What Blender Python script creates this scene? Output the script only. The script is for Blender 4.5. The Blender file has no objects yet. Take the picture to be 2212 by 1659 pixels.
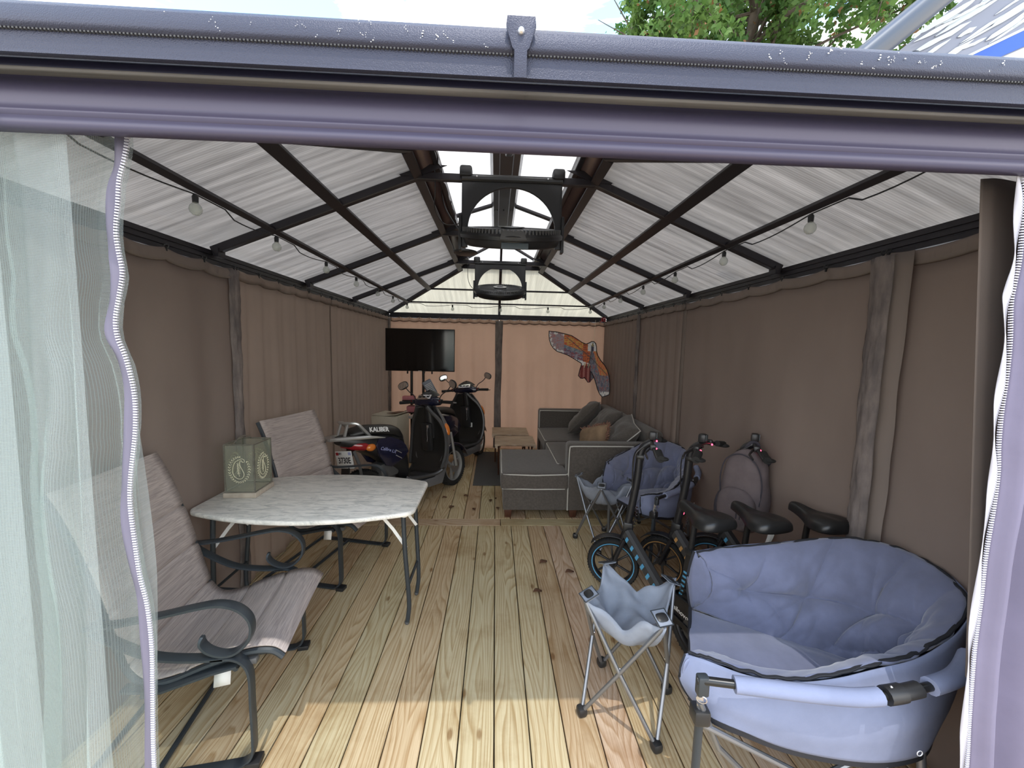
import bpy, bmesh, math, random
from mathutils import Vector, Matrix, noise
PI = math.pi
random.seed(7)
S = bpy.context.scene
C = S.collection

# ------------------------------------------------------------------ camera, sky, sun, exposure
cam_d = bpy.data.cameras.new('camera'); cam = bpy.data.objects.new('camera', cam_d); C.objects.link(cam)
cam_d.sensor_fit = 'HORIZONTAL'; cam_d.sensor_width = 36.0; cam_d.lens = 850.0 / 2212.0 * 36.0
cam_d.clip_start = 0.05; cam_d.clip_end = 300
_d = Vector((1070 - 1106, 753 - 829.5, 850)).normalized()          # depth axis of the deck seen by the lens
_u = Vector((0.018, -1, 0)); _u = (_u - _d * _u.dot(_d)).normalized()
_r = _d.cross(_u)
ROT = Matrix((( _r.x, _d.x, _u.x), (_r.y, _d.y, _u.y), (_r.z, _d.z, _u.z)))  # world -> lens (x right, y down, z forward)
m3 = Matrix((ROT[0][:], (-ROT[1]).copy()[:], (-ROT[2]).copy()[:])).transposed()
cam.matrix_world = Matrix.Translation((0, 0, 1.56)) @ m3.to_4x4()
S.camera = cam

S.view_settings.view_transform = 'Standard'; S.view_settings.look = 'None'
S.view_settings.gamma = 1; S.view_settings.exposure = 1.36
S.view_settings.use_curve_mapping = False
S.cycles.use_denoising = True
S.cycles.max_bounces = 10; S.cycles.diffuse_bounces = 5; S.cycles.transparent_max_bounces = 24
S.cycles.caustics_reflective = False; S.cycles.caustics_refractive = False

W = bpy.data.worlds.new('sky'); S.world = W; W.use_nodes = True
def sky():
    nt = W.node_tree; n = nt.nodes; l = nt.links; n.clear()
    out = n.new('ShaderNodeOutputWorld'); bg = n.new('ShaderNodeBackground')
    tc = n.new('ShaderNodeTexCoord'); sep = n.new('ShaderNodeSeparateXYZ')
    l.new(tc.outputs['Generated'], sep.inputs[0])
    gr = n.new('ShaderNodeValToRGB')
    e = gr.color_ramp.elements
    e[0].position = 0.0; e[0].color = (.42, .44, .42, 1)
    e[1].position = 1.0; e[1].color = (.12, .30, .66, 1)
    k = e.new(.02); k.color = (.86, .82, .76, 1)
    k = e.new(.5); k.color = (.26, .50, .80, 1)
    l.new(sep.outputs['Z'], gr.inputs[0])
    mp = n.new('ShaderNodeMapping'); mp.inputs['Scale'].default_value = (2.2, 2.2, 4.5); mp.inputs['Location'].default_value = (.65, .2, .1)
    l.new(tc.outputs['Generated'], mp.inputs[0])
    nz = n.new('ShaderNodeTexNoise'); nz.inputs['Scale'].default_value = 1.7; nz.inputs['Detail'].default_value = 7; nz.inputs['Roughness'].default_value = .58; nz.inputs['Distortion'].default_value = .5
    l.new(mp.outputs[0], nz.inputs['Vector'])
    cr = n.new('ShaderNodeValToRGB'); cr.color_ramp.elements[0].position = .42; cr.color_ramp.elements[1].position = .60
    l.new(nz.outputs['Fac'], cr.inputs[0])
    mx = n.new('ShaderNodeMixRGB'); mx.inputs[2].default_value = (1.08, 1.03, .97, 1)
    l.new(cr.outputs[0], mx.inputs[0]); l.new(gr.outputs[0], mx.inputs[1])
    # sky behind the lens raised as added fill light for the interior
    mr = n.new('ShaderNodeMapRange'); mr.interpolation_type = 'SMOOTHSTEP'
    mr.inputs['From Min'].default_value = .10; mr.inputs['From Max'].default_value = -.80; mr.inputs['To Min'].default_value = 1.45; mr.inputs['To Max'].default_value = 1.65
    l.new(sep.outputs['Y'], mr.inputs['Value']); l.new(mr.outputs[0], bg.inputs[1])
    l.new(mx.outputs[0], bg.inputs[0])
    l.new(bg.outputs[0], out.inputs[0])
sky()

sun_d = bpy.data.lights.new('sun', 'SUN'); sun = bpy.data.objects.new('sun', sun_d); C.objects.link(sun)
sun_d.energy = .82; sun_d.angle = math.radians(.55); sun_d.color = (1.0, .96, .88)
sun.rotation_euler = Vector((-.06, .40, -1.0)).to_track_quat('-Z', 'Y').to_euler()

# ------------------------------------------------------------------ materials
MATS = {}
def nodes_of(name):
    m = bpy.data.materials.new(name); m.use_nodes = True
    nt = m.node_tree; nt.nodes.clear()
    out = nt.nodes.new('ShaderNodeOutputMaterial')
    MATS[name] = m
    return m, nt, out
def rgba(c): return (c[0], c[1], c[2], 1)
def pbr(name, col, rough=.6, metal=0, bump=0, bscale=200, var=0, vscale=6, vstretch=(1, 1, 1), col2=None, spec=.5, coat=0,
        transl=0, tcol=None, alpha=1, weave=0, emit=None, sheen=0):
    m, nt, out = nodes_of(name); n = nt.nodes; l = nt.links
    b = n.new('ShaderNodeBsdfPrincipled')
    b.inputs['Base Color'].default_value = rgba(col); b.inputs['Roughness'].default_value = rough
    b.inputs['Metallic'].default_value = metal; b.inputs['Specular IOR Level'].default_value = spec
    b.inputs['Coat Weight'].default_value = coat
    if sheen: b.inputs['Sheen Weight'].default_value = sheen
    tc = n.new('ShaderNodeTexCoord')
    csock = None
    if var or col2:
        mp = n.new('ShaderNodeMapping'); mp.inputs['Scale'].default_value = vstretch
        l.new(tc.outputs['Object'], mp.inputs[0])
        nz = n.new('ShaderNodeTexNoise'); nz.inputs['Scale'].default_value = vscale; nz.inputs['Detail'].default_value = 5; nz.inputs['Roughness'].default_value = .6
        l.new(mp.outputs[0], nz.inputs['Vector'])
        cr = n.new('ShaderNodeValToRGB')
        c2 = col2 or tuple(x * (1 - var) for x in col)
        c1 = col if col2 else tuple(min(1, x * (1 + var)) for x in col)
        cr.color_ramp.elements[0].position = .35; cr.color_ramp.elements[1].position = .65
        cr.color_ramp.elements[0].color = rgba(c2); cr.color_ramp.elements[1].color = rgba(c1)
        l.new(nz.outputs['Fac'], cr.inputs[0]); l.new(cr.outputs[0], b.inputs['Base Color'])
        csock = cr.outputs[0]
    if bump or weave:
        bp = n.new('ShaderNodeBump'); bp.inputs['Strength'].default_value = bump or weave; bp.inputs['Distance'].default_value = .002
        if weave:
            w = n.new('ShaderNodeTexWave'); w.inputs['Scale'].default_value = bscale; w.bands_direction = 'DIAGONAL'; w.inputs['Distortion'].default_value = 1
            l.new(tc.outputs['Object'], w.inputs['Vector']); l.new(w.outputs['Fac'], bp.inputs['Height'])
        else:
            z = n.new('ShaderNodeTexNoise'); z.inputs['Scale'].default_value = bscale; z.inputs['Detail'].default_value = 3
            l.new(tc.outputs['Object'], z.inputs['Vector']); l.new(z.outputs['Fac'], bp.inputs['Height'])
        l.new(bp.outputs[0], b.inputs['Normal'])
    if emit:
        b.inputs['Emission Color'].default_value = rgba(emit[:3]); b.inputs['Emission Strength'].default_value = emit[3]
    last = b.outputs[0]
    if transl:
        t = n.new('ShaderNodeBsdfTranslucent'); t.inputs[0].default_value = rgba(tcol or col)
        if csock and not tcol: l.new(csock, t.inputs[0])
        mx = n.new('ShaderNodeMixShader'); mx.inputs[0].default_value = transl
        l.new(last, mx.inputs[1]); l.new(t.outputs[0], mx.inputs[2]); last = mx.outputs[0]
    if alpha < 1:
        t = n.new('ShaderNodeBsdfTransparent'); mx = n.new('ShaderNodeMixShader'); mx.inputs[0].default_value = alpha
        l.new(t.outputs[0], mx.inputs[1]); l.new(last, mx.inputs[2]); last = mx.outputs[0]
    l.new(last, out.inputs[0])
    return m

def wood_deck():
    m, nt, out = nodes_of('deck_wood'); n = nt.nodes; l = nt.links
    b = n.new('ShaderNodeBsdfPrincipled'); b.inputs['Roughness'].default_value = .7; b.inputs['Specular IOR Level'].default_value = .25
    at = n.new('ShaderNodeAttribute'); at.attribute_name = 'board'           # rgb = random per board, a/x = lengthwise frame
    uv = n.new('ShaderNodeAttribute'); uv.attribute_name = 'grain'           # board frame: x across (m), y along (m), z random
    sp = n.new('ShaderNodeSeparateXYZ'); l.new(uv.outputs['Vector'], sp.inputs[0])
    spb = n.new('ShaderNodeSeparateXYZ'); l.new(at.outputs['Vector'], spb.inputs[0])
    def math_(op, a, bb):
        k = n.new('ShaderNodeMath'); k.operation = op
        for i, v in enumerate((a, bb)):
            if isinstance(v, (int, float)): k.inputs[i].default_value = v
            else: l.new(v, k.inputs[i])
        return k.outputs[0]
    # elongated noise gives the flowing cathedral figure, its iso-lines the growth rings
    cx = n.new('ShaderNodeCombineXYZ')
    l.new(math_('MULTIPLY', sp.outputs[0], 5.0), cx.inputs[0]); l.new(math_('MULTIPLY', sp.outputs[1], .85), cx.inputs[1]); l.new(math_('MULTIPLY', sp.outputs[2], 37.0), cx.inputs[2])
    nz = n.new('ShaderNodeTexNoise'); nz.inputs['Scale'].default_value = 1.0; nz.inputs['Detail'].default_value = 1.5; nz.inputs['Roughness'].default_value = .45
    l.new(cx.outputs[0], nz.inputs['Vector'])
    k = math_('ADD', math_('MULTIPLY', nz.outputs['Fac'], 15.0), math_('MULTIPLY', math_('ABSOLUTE', sp.outputs[0], 0), 45.0))
    ring = math_('FRACT', k, 0)
    r1 = n.new('ShaderNodeValToRGB'); e = r1.color_ramp.elements
    e[0].position = 0; e[0].color = (0, 0, 0, 1); e[1].position = 1; e[1].color = (.0, .0, .0, 1)
    q = e.new(.55); q.color = (.35, .35, .35, 1); q = e.new(.86); q.color = (1, 1, 1, 1)
    l.new(ring, r1.inputs[0])
    # fine fibre
    c2 = n.new('ShaderNodeCombineXYZ'); l.new(math_('MULTIPLY', sp.outputs[0], 260.0), c2.inputs[0]); l.new(math_('MULTIPLY', sp.outputs[1], 5.0), c2.inputs[1]); l.new(sp.outputs[2], c2.inputs[2])
    n2 = n.new('ShaderNodeTexNoise'); n2.inputs['Scale'].default_value = 1; n2.inputs['Detail'].default_value = 3; l.new(c2.outputs[0], n2.inputs['Vector'])
    # blotches, mud and stain patches
    n3 = n.new('ShaderNodeTexNoise'); n3.inputs['Scale'].default_value = 2.3; n3.inputs['Detail'].default_value = 6; n3.inputs['Roughness'].default_value = .65
    tc = n.new('ShaderNodeTexCoord'); l.new(tc.outputs['Object'], n3.inputs['Vector'])
    base = n.new('ShaderNodeValToRGB'); e = base.color_ramp.elements
    e[0].position = 0; e[0].color = (.60, .46, .29, 1); e[1].position = 1; e[1].color = (.54, .41, .26, 1)
    q = e.new(.35); q.color = (.64, .53, .34, 1); q = e.new(.6); q.color = (.57, .50, .32, 1); q = e.new(.85); q.color = (.60, .45, .33, 1)
    l.new(spb.outputs[0], base.inputs[0])
    m1 = n.new('ShaderNodeMixRGB'); m1.blend_type = 'MULTIPLY'; m1.inputs[2].default_value = (.60, .46, .30, 1)
    l.new(math_('MULTIPLY', r1.outputs[0], .72), m1.inputs[0]); l.new(base.outputs[0], m1.inputs[1])
    m2 = n.new('ShaderNodeMixRGB'); m2.blend_type = 'MULTIPLY'; m2.inputs[2].default_value = (.72, .64, .52, 1)
    f2 = n.new('ShaderNodeValToRGB'); f2.color_ramp.elements[0].position = .45; f2.color_ramp.elements[1].position = .62
    l.new(n2.outputs['Fac'], f2.inputs[0]); l.new(math_('MULTIPLY', f2.outputs[0], .55), m2.inputs[0]); l.new(m1.outputs[0], m2.inputs[1])
    m3_ = n.new('ShaderNodeMixRGB'); m3_.blend_type = 'MULTIPLY'; m3_.inputs[2].default_value = (.62, .50, .38, 1)
    f3 = n.new('ShaderNodeValToRGB'); f3.color_ramp.elements[0].position = .50; f3.color_ramp.elements[1].position = .75
    l.new(n3.outputs['Fac'], f3.inputs[0]); l.new(math_('MULTIPLY', f3.outputs[0], .8), m3_.inputs[0]); l.new(m2.outputs[0], m3_.inputs[1])
    # knots
    vo = n.new('ShaderNodeTexVoronoi'); vo.inputs['Scale'].default_value = 1
    c4 = n.new('ShaderNodeCombineXYZ'); l.new(math_('MULTIPLY', sp.outputs[0], 7.0), c4.inputs[0]); l.new(math_('MULTIPLY', sp.outputs[1], 3.0), c4.inputs[1]); l.new(math_('MULTIPLY', sp.outputs[2], 11.0), c4.inputs[2])
    l.new(c4.outputs[0], vo.inputs['Vector'])
    kn = n.new('ShaderNodeValToRGB'); kn.color_ramp.elements[0].position = .05; kn.color_ramp.elements[0].color = (1, 1, 1, 1); kn.color_ramp.elements[1].position = .10; kn.color_ramp.elements[1].color = (0, 0, 0, 1)
    l.new(vo.outputs['Distance'], kn.inputs[0])
    m4 = n.new('ShaderNodeMixRGB'); m4.blend_type = 'MULTIPLY'; m4.inputs[2].default_value = (.42, .28, .17, 1)
    l.new(math_('MULTIPLY', kn.outputs[0], .8), m4.inputs[0]); l.new(m3_.outputs[0], m4.inputs[1])
    l.new(m4.outputs[0], b.inputs['Base Color'])
    bp = n.new('ShaderNodeBump'); bp.inputs['Strength'].default_value = .25; bp.inputs['Distance'].default_value = .001
    l.new(r1.outputs[0], bp.inputs['Height']); l.new(bp.outputs[0], b.inputs['Normal'])
    l.new(b.outputs[0], out.inputs[0])
    return m

def polycarb(name, col, axis, trans, rib=1.0, dirt=.35, clear=0):
    """twin-wall polycarbonate sheet: translucent, ribbed and streaked along the flutes"""
    m, nt, out = nodes_of(name); n = nt.nodes; l = nt.links
    tc = n.new('ShaderNodeTexCoord')
    mp = n.new('ShaderNodeMapping'); mp.inputs['Scale'].default_value = (1.2, 26, 1.2) if axis == 'X' else (26, 1.2, 1.2)
    l.new(tc.outputs['Object'], mp.inputs[0])
    nz = n.new('ShaderNodeTexNoise'); nz.inputs['Scale'].default_value = 1; nz.inputs['Detail'].default_value = 6; nz.inputs['Roughness'].default_value = .7
    l.new(mp.outputs[0], nz.inputs['Vector'])
    wv = n.new('ShaderNodeTexWave'); wv.bands_direction = 'Y' if axis == 'X' else 'X'; wv.inputs['Scale'].default_value = 26
    l.new(tc.outputs['Object'], wv.inputs['Vector'])
    cr = n.new('ShaderNodeValToRGB'); cr.color_ramp.elements[0].position = .3; cr.color_ramp.elements[1].position = .72
    cr.color_ramp.elements[0].color = rgba(tuple(x * (1 - dirt) for x in col)); cr.color_ramp.elements[1].color = rgba(col)
    l.new(nz.outputs['Fac'], cr.inputs[0])
    mr = n.new('ShaderNodeMixRGB'); mr.blend_type = 'MULTIPLY'; mr.inputs[2].default_value = (.80, .79, .78, 1)
    ml = n.new('ShaderNodeMath'); ml.operation = 'MULTIPLY'; ml.inputs[1].default_value = .7 * rib
    l.new(wv.outputs['Fac'], ml.inputs[0]); l.new(ml.outputs[0], mr.inputs[0]); l.new(cr.outputs[0], mr.inputs[1])
    t = n.new('ShaderNodeBsdfTranslucent'); l.new(mr.outputs[0], t.inputs[0])
    b = n.new('ShaderNodeBsdfPrincipled'); b.inputs['Roughness'].default_value = .3
    l.new(mr.outputs[0], b.inputs['Base Color'])
    mx = n.new('ShaderNodeMixShader'); mx.inputs[0].default_value = trans
    l.new(b.outputs[0], mx.inputs[1]); l.new(t.outputs[0], mx.inputs[2]); last = mx.outputs[0]
    if clear:
        tr = n.new('ShaderNodeBsdfTransparent'); m5 = n.new('ShaderNodeMixShader'); m5.inputs[0].default_value = clear
        l.new(last, m5.inputs[1]); l.new(tr.outputs[0], m5.inputs[2]); last = m5.outputs[0]
    l.new(last, out.inputs[0])
    return m

def netting():
    m, nt, out = nodes_of('insect_netting'); n = nt.nodes; l = nt.links
    tc = n.new('ShaderNodeTexCoord')
    def wave(dirn, sc):
        w = n.new('ShaderNodeTexWave'); w.bands_direction = dirn; w.inputs['Scale'].default_value = sc; w.inputs['Distortion'].default_value = .3
        l.new(tc.outputs['UV'], w.inputs['Vector']); return w
    w1 = wave('X', 95); w2 = wave('Y', 95)
    mxx = n.new('ShaderNodeMath'); mxx.operation = 'MAXIMUM'; l.new(w1.outputs['Fac'], mxx.inputs[0]); l.new(w2.outputs['Fac'], mxx.inputs[1])
    rg = n.new('ShaderNodeMapRange'); rg.inputs['To Min'].default_value = .18; rg.inputs['To Max'].default_value = .40
    l.new(mxx.outputs[0], rg.inputs['Value'])
    d = n.new('ShaderNodeBsdfDiffuse'); d.inputs[0].default_value = (.60, .66, .66, 1)
    t = n.new('ShaderNodeBsdfTranslucent'); t.inputs[0].default_value = (.60, .67, .66, 1)
    a = n.new('ShaderNodeMixShader'); a.inputs[0].default_value = .42; l.new(d.outputs[0], a.inputs[1]); l.new(t.outputs[0], a.inputs[2])
    tr = n.new('ShaderNodeBsdfTransparent'); tr.inputs[0].default_value = (.97, 1, .98, 1)
    mx = n.new('ShaderNodeMixShader'); l.new(rg.outputs[0], mx.inputs[0]); l.new(tr.outputs[0], mx.inputs[1]); l.new(a.outputs[0], mx.inputs[2])
    l.new(mx.outputs[0], out.inputs[0])
    return m

def marble():
    m, nt, out = nodes_of('marble_laminate'); n = nt.nodes; l = nt.links
    b = n.new('ShaderNodeBsdfPrincipled'); b.inputs['Roughness'].default_value = .35
    tc = n.new('ShaderNodeTexCoord'); mp = n.new('ShaderNodeMapping'); mp.inputs['Rotation'].default_value = (0, 0, .7); mp.inputs['Scale'].default_value = (5, 22, 5)
    l.new(tc.outputs['Object'], mp.inputs[0])
    z = n.new('ShaderNodeTexNoise'); z.inputs['Scale'].default_value = 1.6; z.inputs['Detail'].default_value = 8; z.inputs['Roughness'].default_value = .72; z.inputs['Distortion'].default_value = 1.2
    l.new(mp.outputs[0], z.inputs['Vector'])
    cr = n.new('ShaderNodeValToRGB'); cr.color_ramp.elements[0].position = .33; cr.color_ramp.elements[0].color = (.44, .44, .41, 1); cr.color_ramp.elements[1].position = .55; cr.color_ramp.elements[1].color = (.84, .81, .75, 1)
    l.new(z.outputs['Fac'], cr.inputs[0]); l.new(cr.outputs[0], b.inputs['Base Color']); l.new(b.outputs[0], out.inputs[0])
    return m

def vertex_paint(name, attr, rough=.6, transl=0):
    m, nt, out = nodes_of(name); n = nt.nodes; l = nt.links
    b = n.new('ShaderNodeBsdfPrincipled'); b.inputs['Roughness'].default_value = rough
    a = n.new('ShaderNodeAttribute'); a.attribute_name = attr; l.new(a.outputs['Color'], b.inputs['Base Color'])
    l.new(b.outputs[0], out.inputs[0]); return m

def glass(name, tint=(.9, .95, .92), mixf=.25, rough=.05):
    m, nt, out = nodes_of(name); n = nt.nodes; l = nt.links
    t = n.new('ShaderNodeBsdfTransparent'); t.inputs[0].default_value = rgba(tint)
    g = n.new('ShaderNodeBsdfPrincipled'); g.inputs['Base Color'].default_value = (.6, .62, .55, 1); g.inputs['Roughness'].default_value = rough
    mx = n.new('ShaderNodeMixShader'); mx.inputs[0].default_value = mixf
    l.new(t.outputs[0], mx.inputs[1]); l.new(g.outputs[0], mx.inputs[2]); l.new(mx.outputs[0], out.inputs[0]); return m

wood_deck(); marble(); netting()
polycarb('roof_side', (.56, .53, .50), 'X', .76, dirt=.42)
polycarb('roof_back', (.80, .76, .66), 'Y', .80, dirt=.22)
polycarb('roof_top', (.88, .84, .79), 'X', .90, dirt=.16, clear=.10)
pbr('black_frame', (.028, .025, .030), .42, .3, bump=.1, bscale=300)
pbr('bronze_beam', (.068, .060, .105), .40, .15, spec=.6)
pbr('roof_trim', (.035, .037, .060), .38, .3, bump=.55, bscale=420)
pbr('ridge_metal', (.10, .10, .11), .3, .7)
pbr('curb_panel', (.10, .065, .065), .28, .3)
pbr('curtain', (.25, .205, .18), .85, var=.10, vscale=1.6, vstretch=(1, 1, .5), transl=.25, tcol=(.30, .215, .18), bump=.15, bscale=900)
pbr('curtain_backlit', (.38, .31, .265), .85, var=.16, vscale=2.2, vstretch=(1, 1, .8), transl=.58, tcol=(.60, .46, .37), bump=.15, bscale=900)  # same brown fabric, lighter and more translucent to paint in light from behind
pbr('curtain_left_lit', (.30, .24, .205), .85, var=.14, vscale=2, vstretch=(1, 1, .6), transl=.45, tcol=(.37, .31, .265), bump=.15, bscale=900)  # same brown fabric, colour raised for daylight coming through the left wall
pbr('curtain_strip', (.10, .085, .083), .8, col2=(.21, .175, .16), vscale=16, vstretch=(1, 1, .35), bump=.5, bscale=60)
pbr('curtain_sunlit_haze', (.22, .20, .29), .85, var=.08, vscale=4, transl=.15, bump=.1, bscale=700)  # brown curtain fabric with sunlight and lavender lens haze mixed into the colour
pbr('zip_white', (.52, .51, .56), .5)
pbr('zip_tape', (.19, .175, .235), .8, transl=.2)
pbr('sling', (.54, .465, .43), .8, col2=(.33, .28, .265), vscale=1, vstretch=(220, 4, 220), bump=.2, bscale=500, transl=.15)
pbr('chair_metal', (.040, .048, .056), .38, .25, bump=.06, bscale=300)
pbr('white_plastic', (.75, .74, .72), .4)
pbr('bolt_metal', (.75, .75, .78), .25, .9)
pbr('black_paint', (.012, .012, .012), .3)
pbr('black_plastic', (.018, .018, .019), .38)
pbr('grey_plastic', (.085, .085, .085), .45)
pbr('dark_rubber', (.012, .012, .012), .75, bump=.3, bscale=150)
pbr('scooter_blue', (.012, .013, .034), .2, .1, coat=.7)
pbr('silver_paint', (.50, .50, .49), .3, .6)
pbr('seat_vinyl', (.020, .019, .018), .42, bump=.1, bscale=500)
pbr('lens_red', (.30, .012, .018), .15, coat=.8)
pbr('lens_amber', (.70, .20, .03), .2, coat=.6)
pbr('mirror', (.85, .85, .85), .03, 1)
pbr('plate_white', (.72, .72, .70), .4)
pbr('ink_black', (.015, .015, .02), .5)
pbr('ink_white', (.85, .85, .85), .5)
pbr('ink_blue', (.35, .38, .62), .4)
pbr('pink_card', (.60, .22, .25), .6)
pbr('carton', (.56, .52, .42), .8, var=.05)
pbr('tv_screen', (.003, .003, .003), .07, spec=.6)
pbr('tv_case', (.008, .008, .008), .3)
pbr('sofa_fabric', (.090, .078, .068), .95, var=.16, vscale=60, vstretch=(1, 1, 1), bump=.5, bscale=420, sheen=.25)
pbr('sofa_piping', (.55, .54, .50), .7)
pbr('dark_wood', (.075, .028, .016), .4, var=.2, vscale=30)
pbr('table_wood', (.58, .48, .36), .6, col2=(.28, .18, .11), vscale=3, vstretch=(2, 24, 2))
pbr('pillow_tan', (.26, .175, .105), .85, var=.15, vscale=9, bump=.3, bscale=300)
pbr('fringe', (.17, .055, .045), .9, col2=(.40, .25, .17), vscale=90)
pbr('rug', (.085, .08, .078), .95, var=.35, vscale=300, bump=.6, bscale=500)
pbr('camp_inner', (.140, .155, .24), .95, var=.10, vscale=10, bump=.3, bscale=700, sheen=.4)  # grey-mauve padding, the blue of lens flare mixed into its colour
pbr('camp_outer', (.215, .245, .36), .88, var=.07, vscale=7, bump=.3, bscale=900, transl=.06)  # grey-mauve shell cloth, its blue stands for lens flare
pbr('camp_table', (.25, .275, .325), .9, var=.08, vscale=14, bump=.4, bscale=800)
pbr('black_binding', (.012, .013, .018), .75)
pbr('camp_tube', (.24, .25, .27), .38, .75)
pbr('bike_black', (.016, .016, .018), .35, bump=.05, bscale=400)
pbr('bike_grey', (.07, .07, .072), .4, .3)
pbr('fairing_grey', (.13, .13, .135), .42)
pbr('bike_blue', (.11, .40, .66), .45)
pbr('bike_orange', (.55, .30, .10), .45)
pbr('red_glow', (.9, .05, .12), .4, emit=(1, .08, .16, 1.5))  # red with emission, for the bike latch and control buttons
pbr('saddle_vinyl', (.016, .016, .016), .33, bump=.05, bscale=300)
pbr('backpack_cloth', (.135, .110, .115), .9, var=.10, vscale=14, bump=.3, bscale=700)
pbr('backpack_dark', (.045, .042, .055), .85)
pbr('lantern_metal', (.28, .27, .23), .4, .7, var=.15, vscale=40)
pbr('lantern_base', (.50, .44, .36), .7, col2=(.36, .30, .24), vscale=12, vstretch=(1, 12, 1))
pbr('etch_gold', (.72, .68, .50), .6)
glass('lantern_glass', (.88, .89, .84), .13, .25)
glass('bulb_glass', (.93, .95, .95), .42, .12)
pbr('bark', (.12, .09, .065), .9, bump=.8, bscale=30, var=.2)
pbr('leaf', (.05, .13, .025), .6, col2=(.15, .24, .05), vscale=1.3, transl=.45)
pbr('leaf_rust', (.26, .13, .05), .6, transl=.4)
pbr('bounce_pale', (.42, .40, .37), .95, var=.25, vscale=30, bump=.5, bscale=60)  # pale tone picked so the unseen ground bounces light under the roof
pbr('joist', (.10, .07, .045), .9)
pbr('rv_grey', (.20, .21, .26), .5)
pbr('rv_white', (.50, .53, .54), .5)
pbr('rv_blue', (.0, .065, .42), .5)
pbr('rv_tube', (.055, .065, .085), .35, .1)
pbr('dry_leaf', (.13, .06, .03), .9)
vertex_paint('kite_print', 'paint', .45)
pbr('green_label', (.08, .10, .11), .3)
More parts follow.
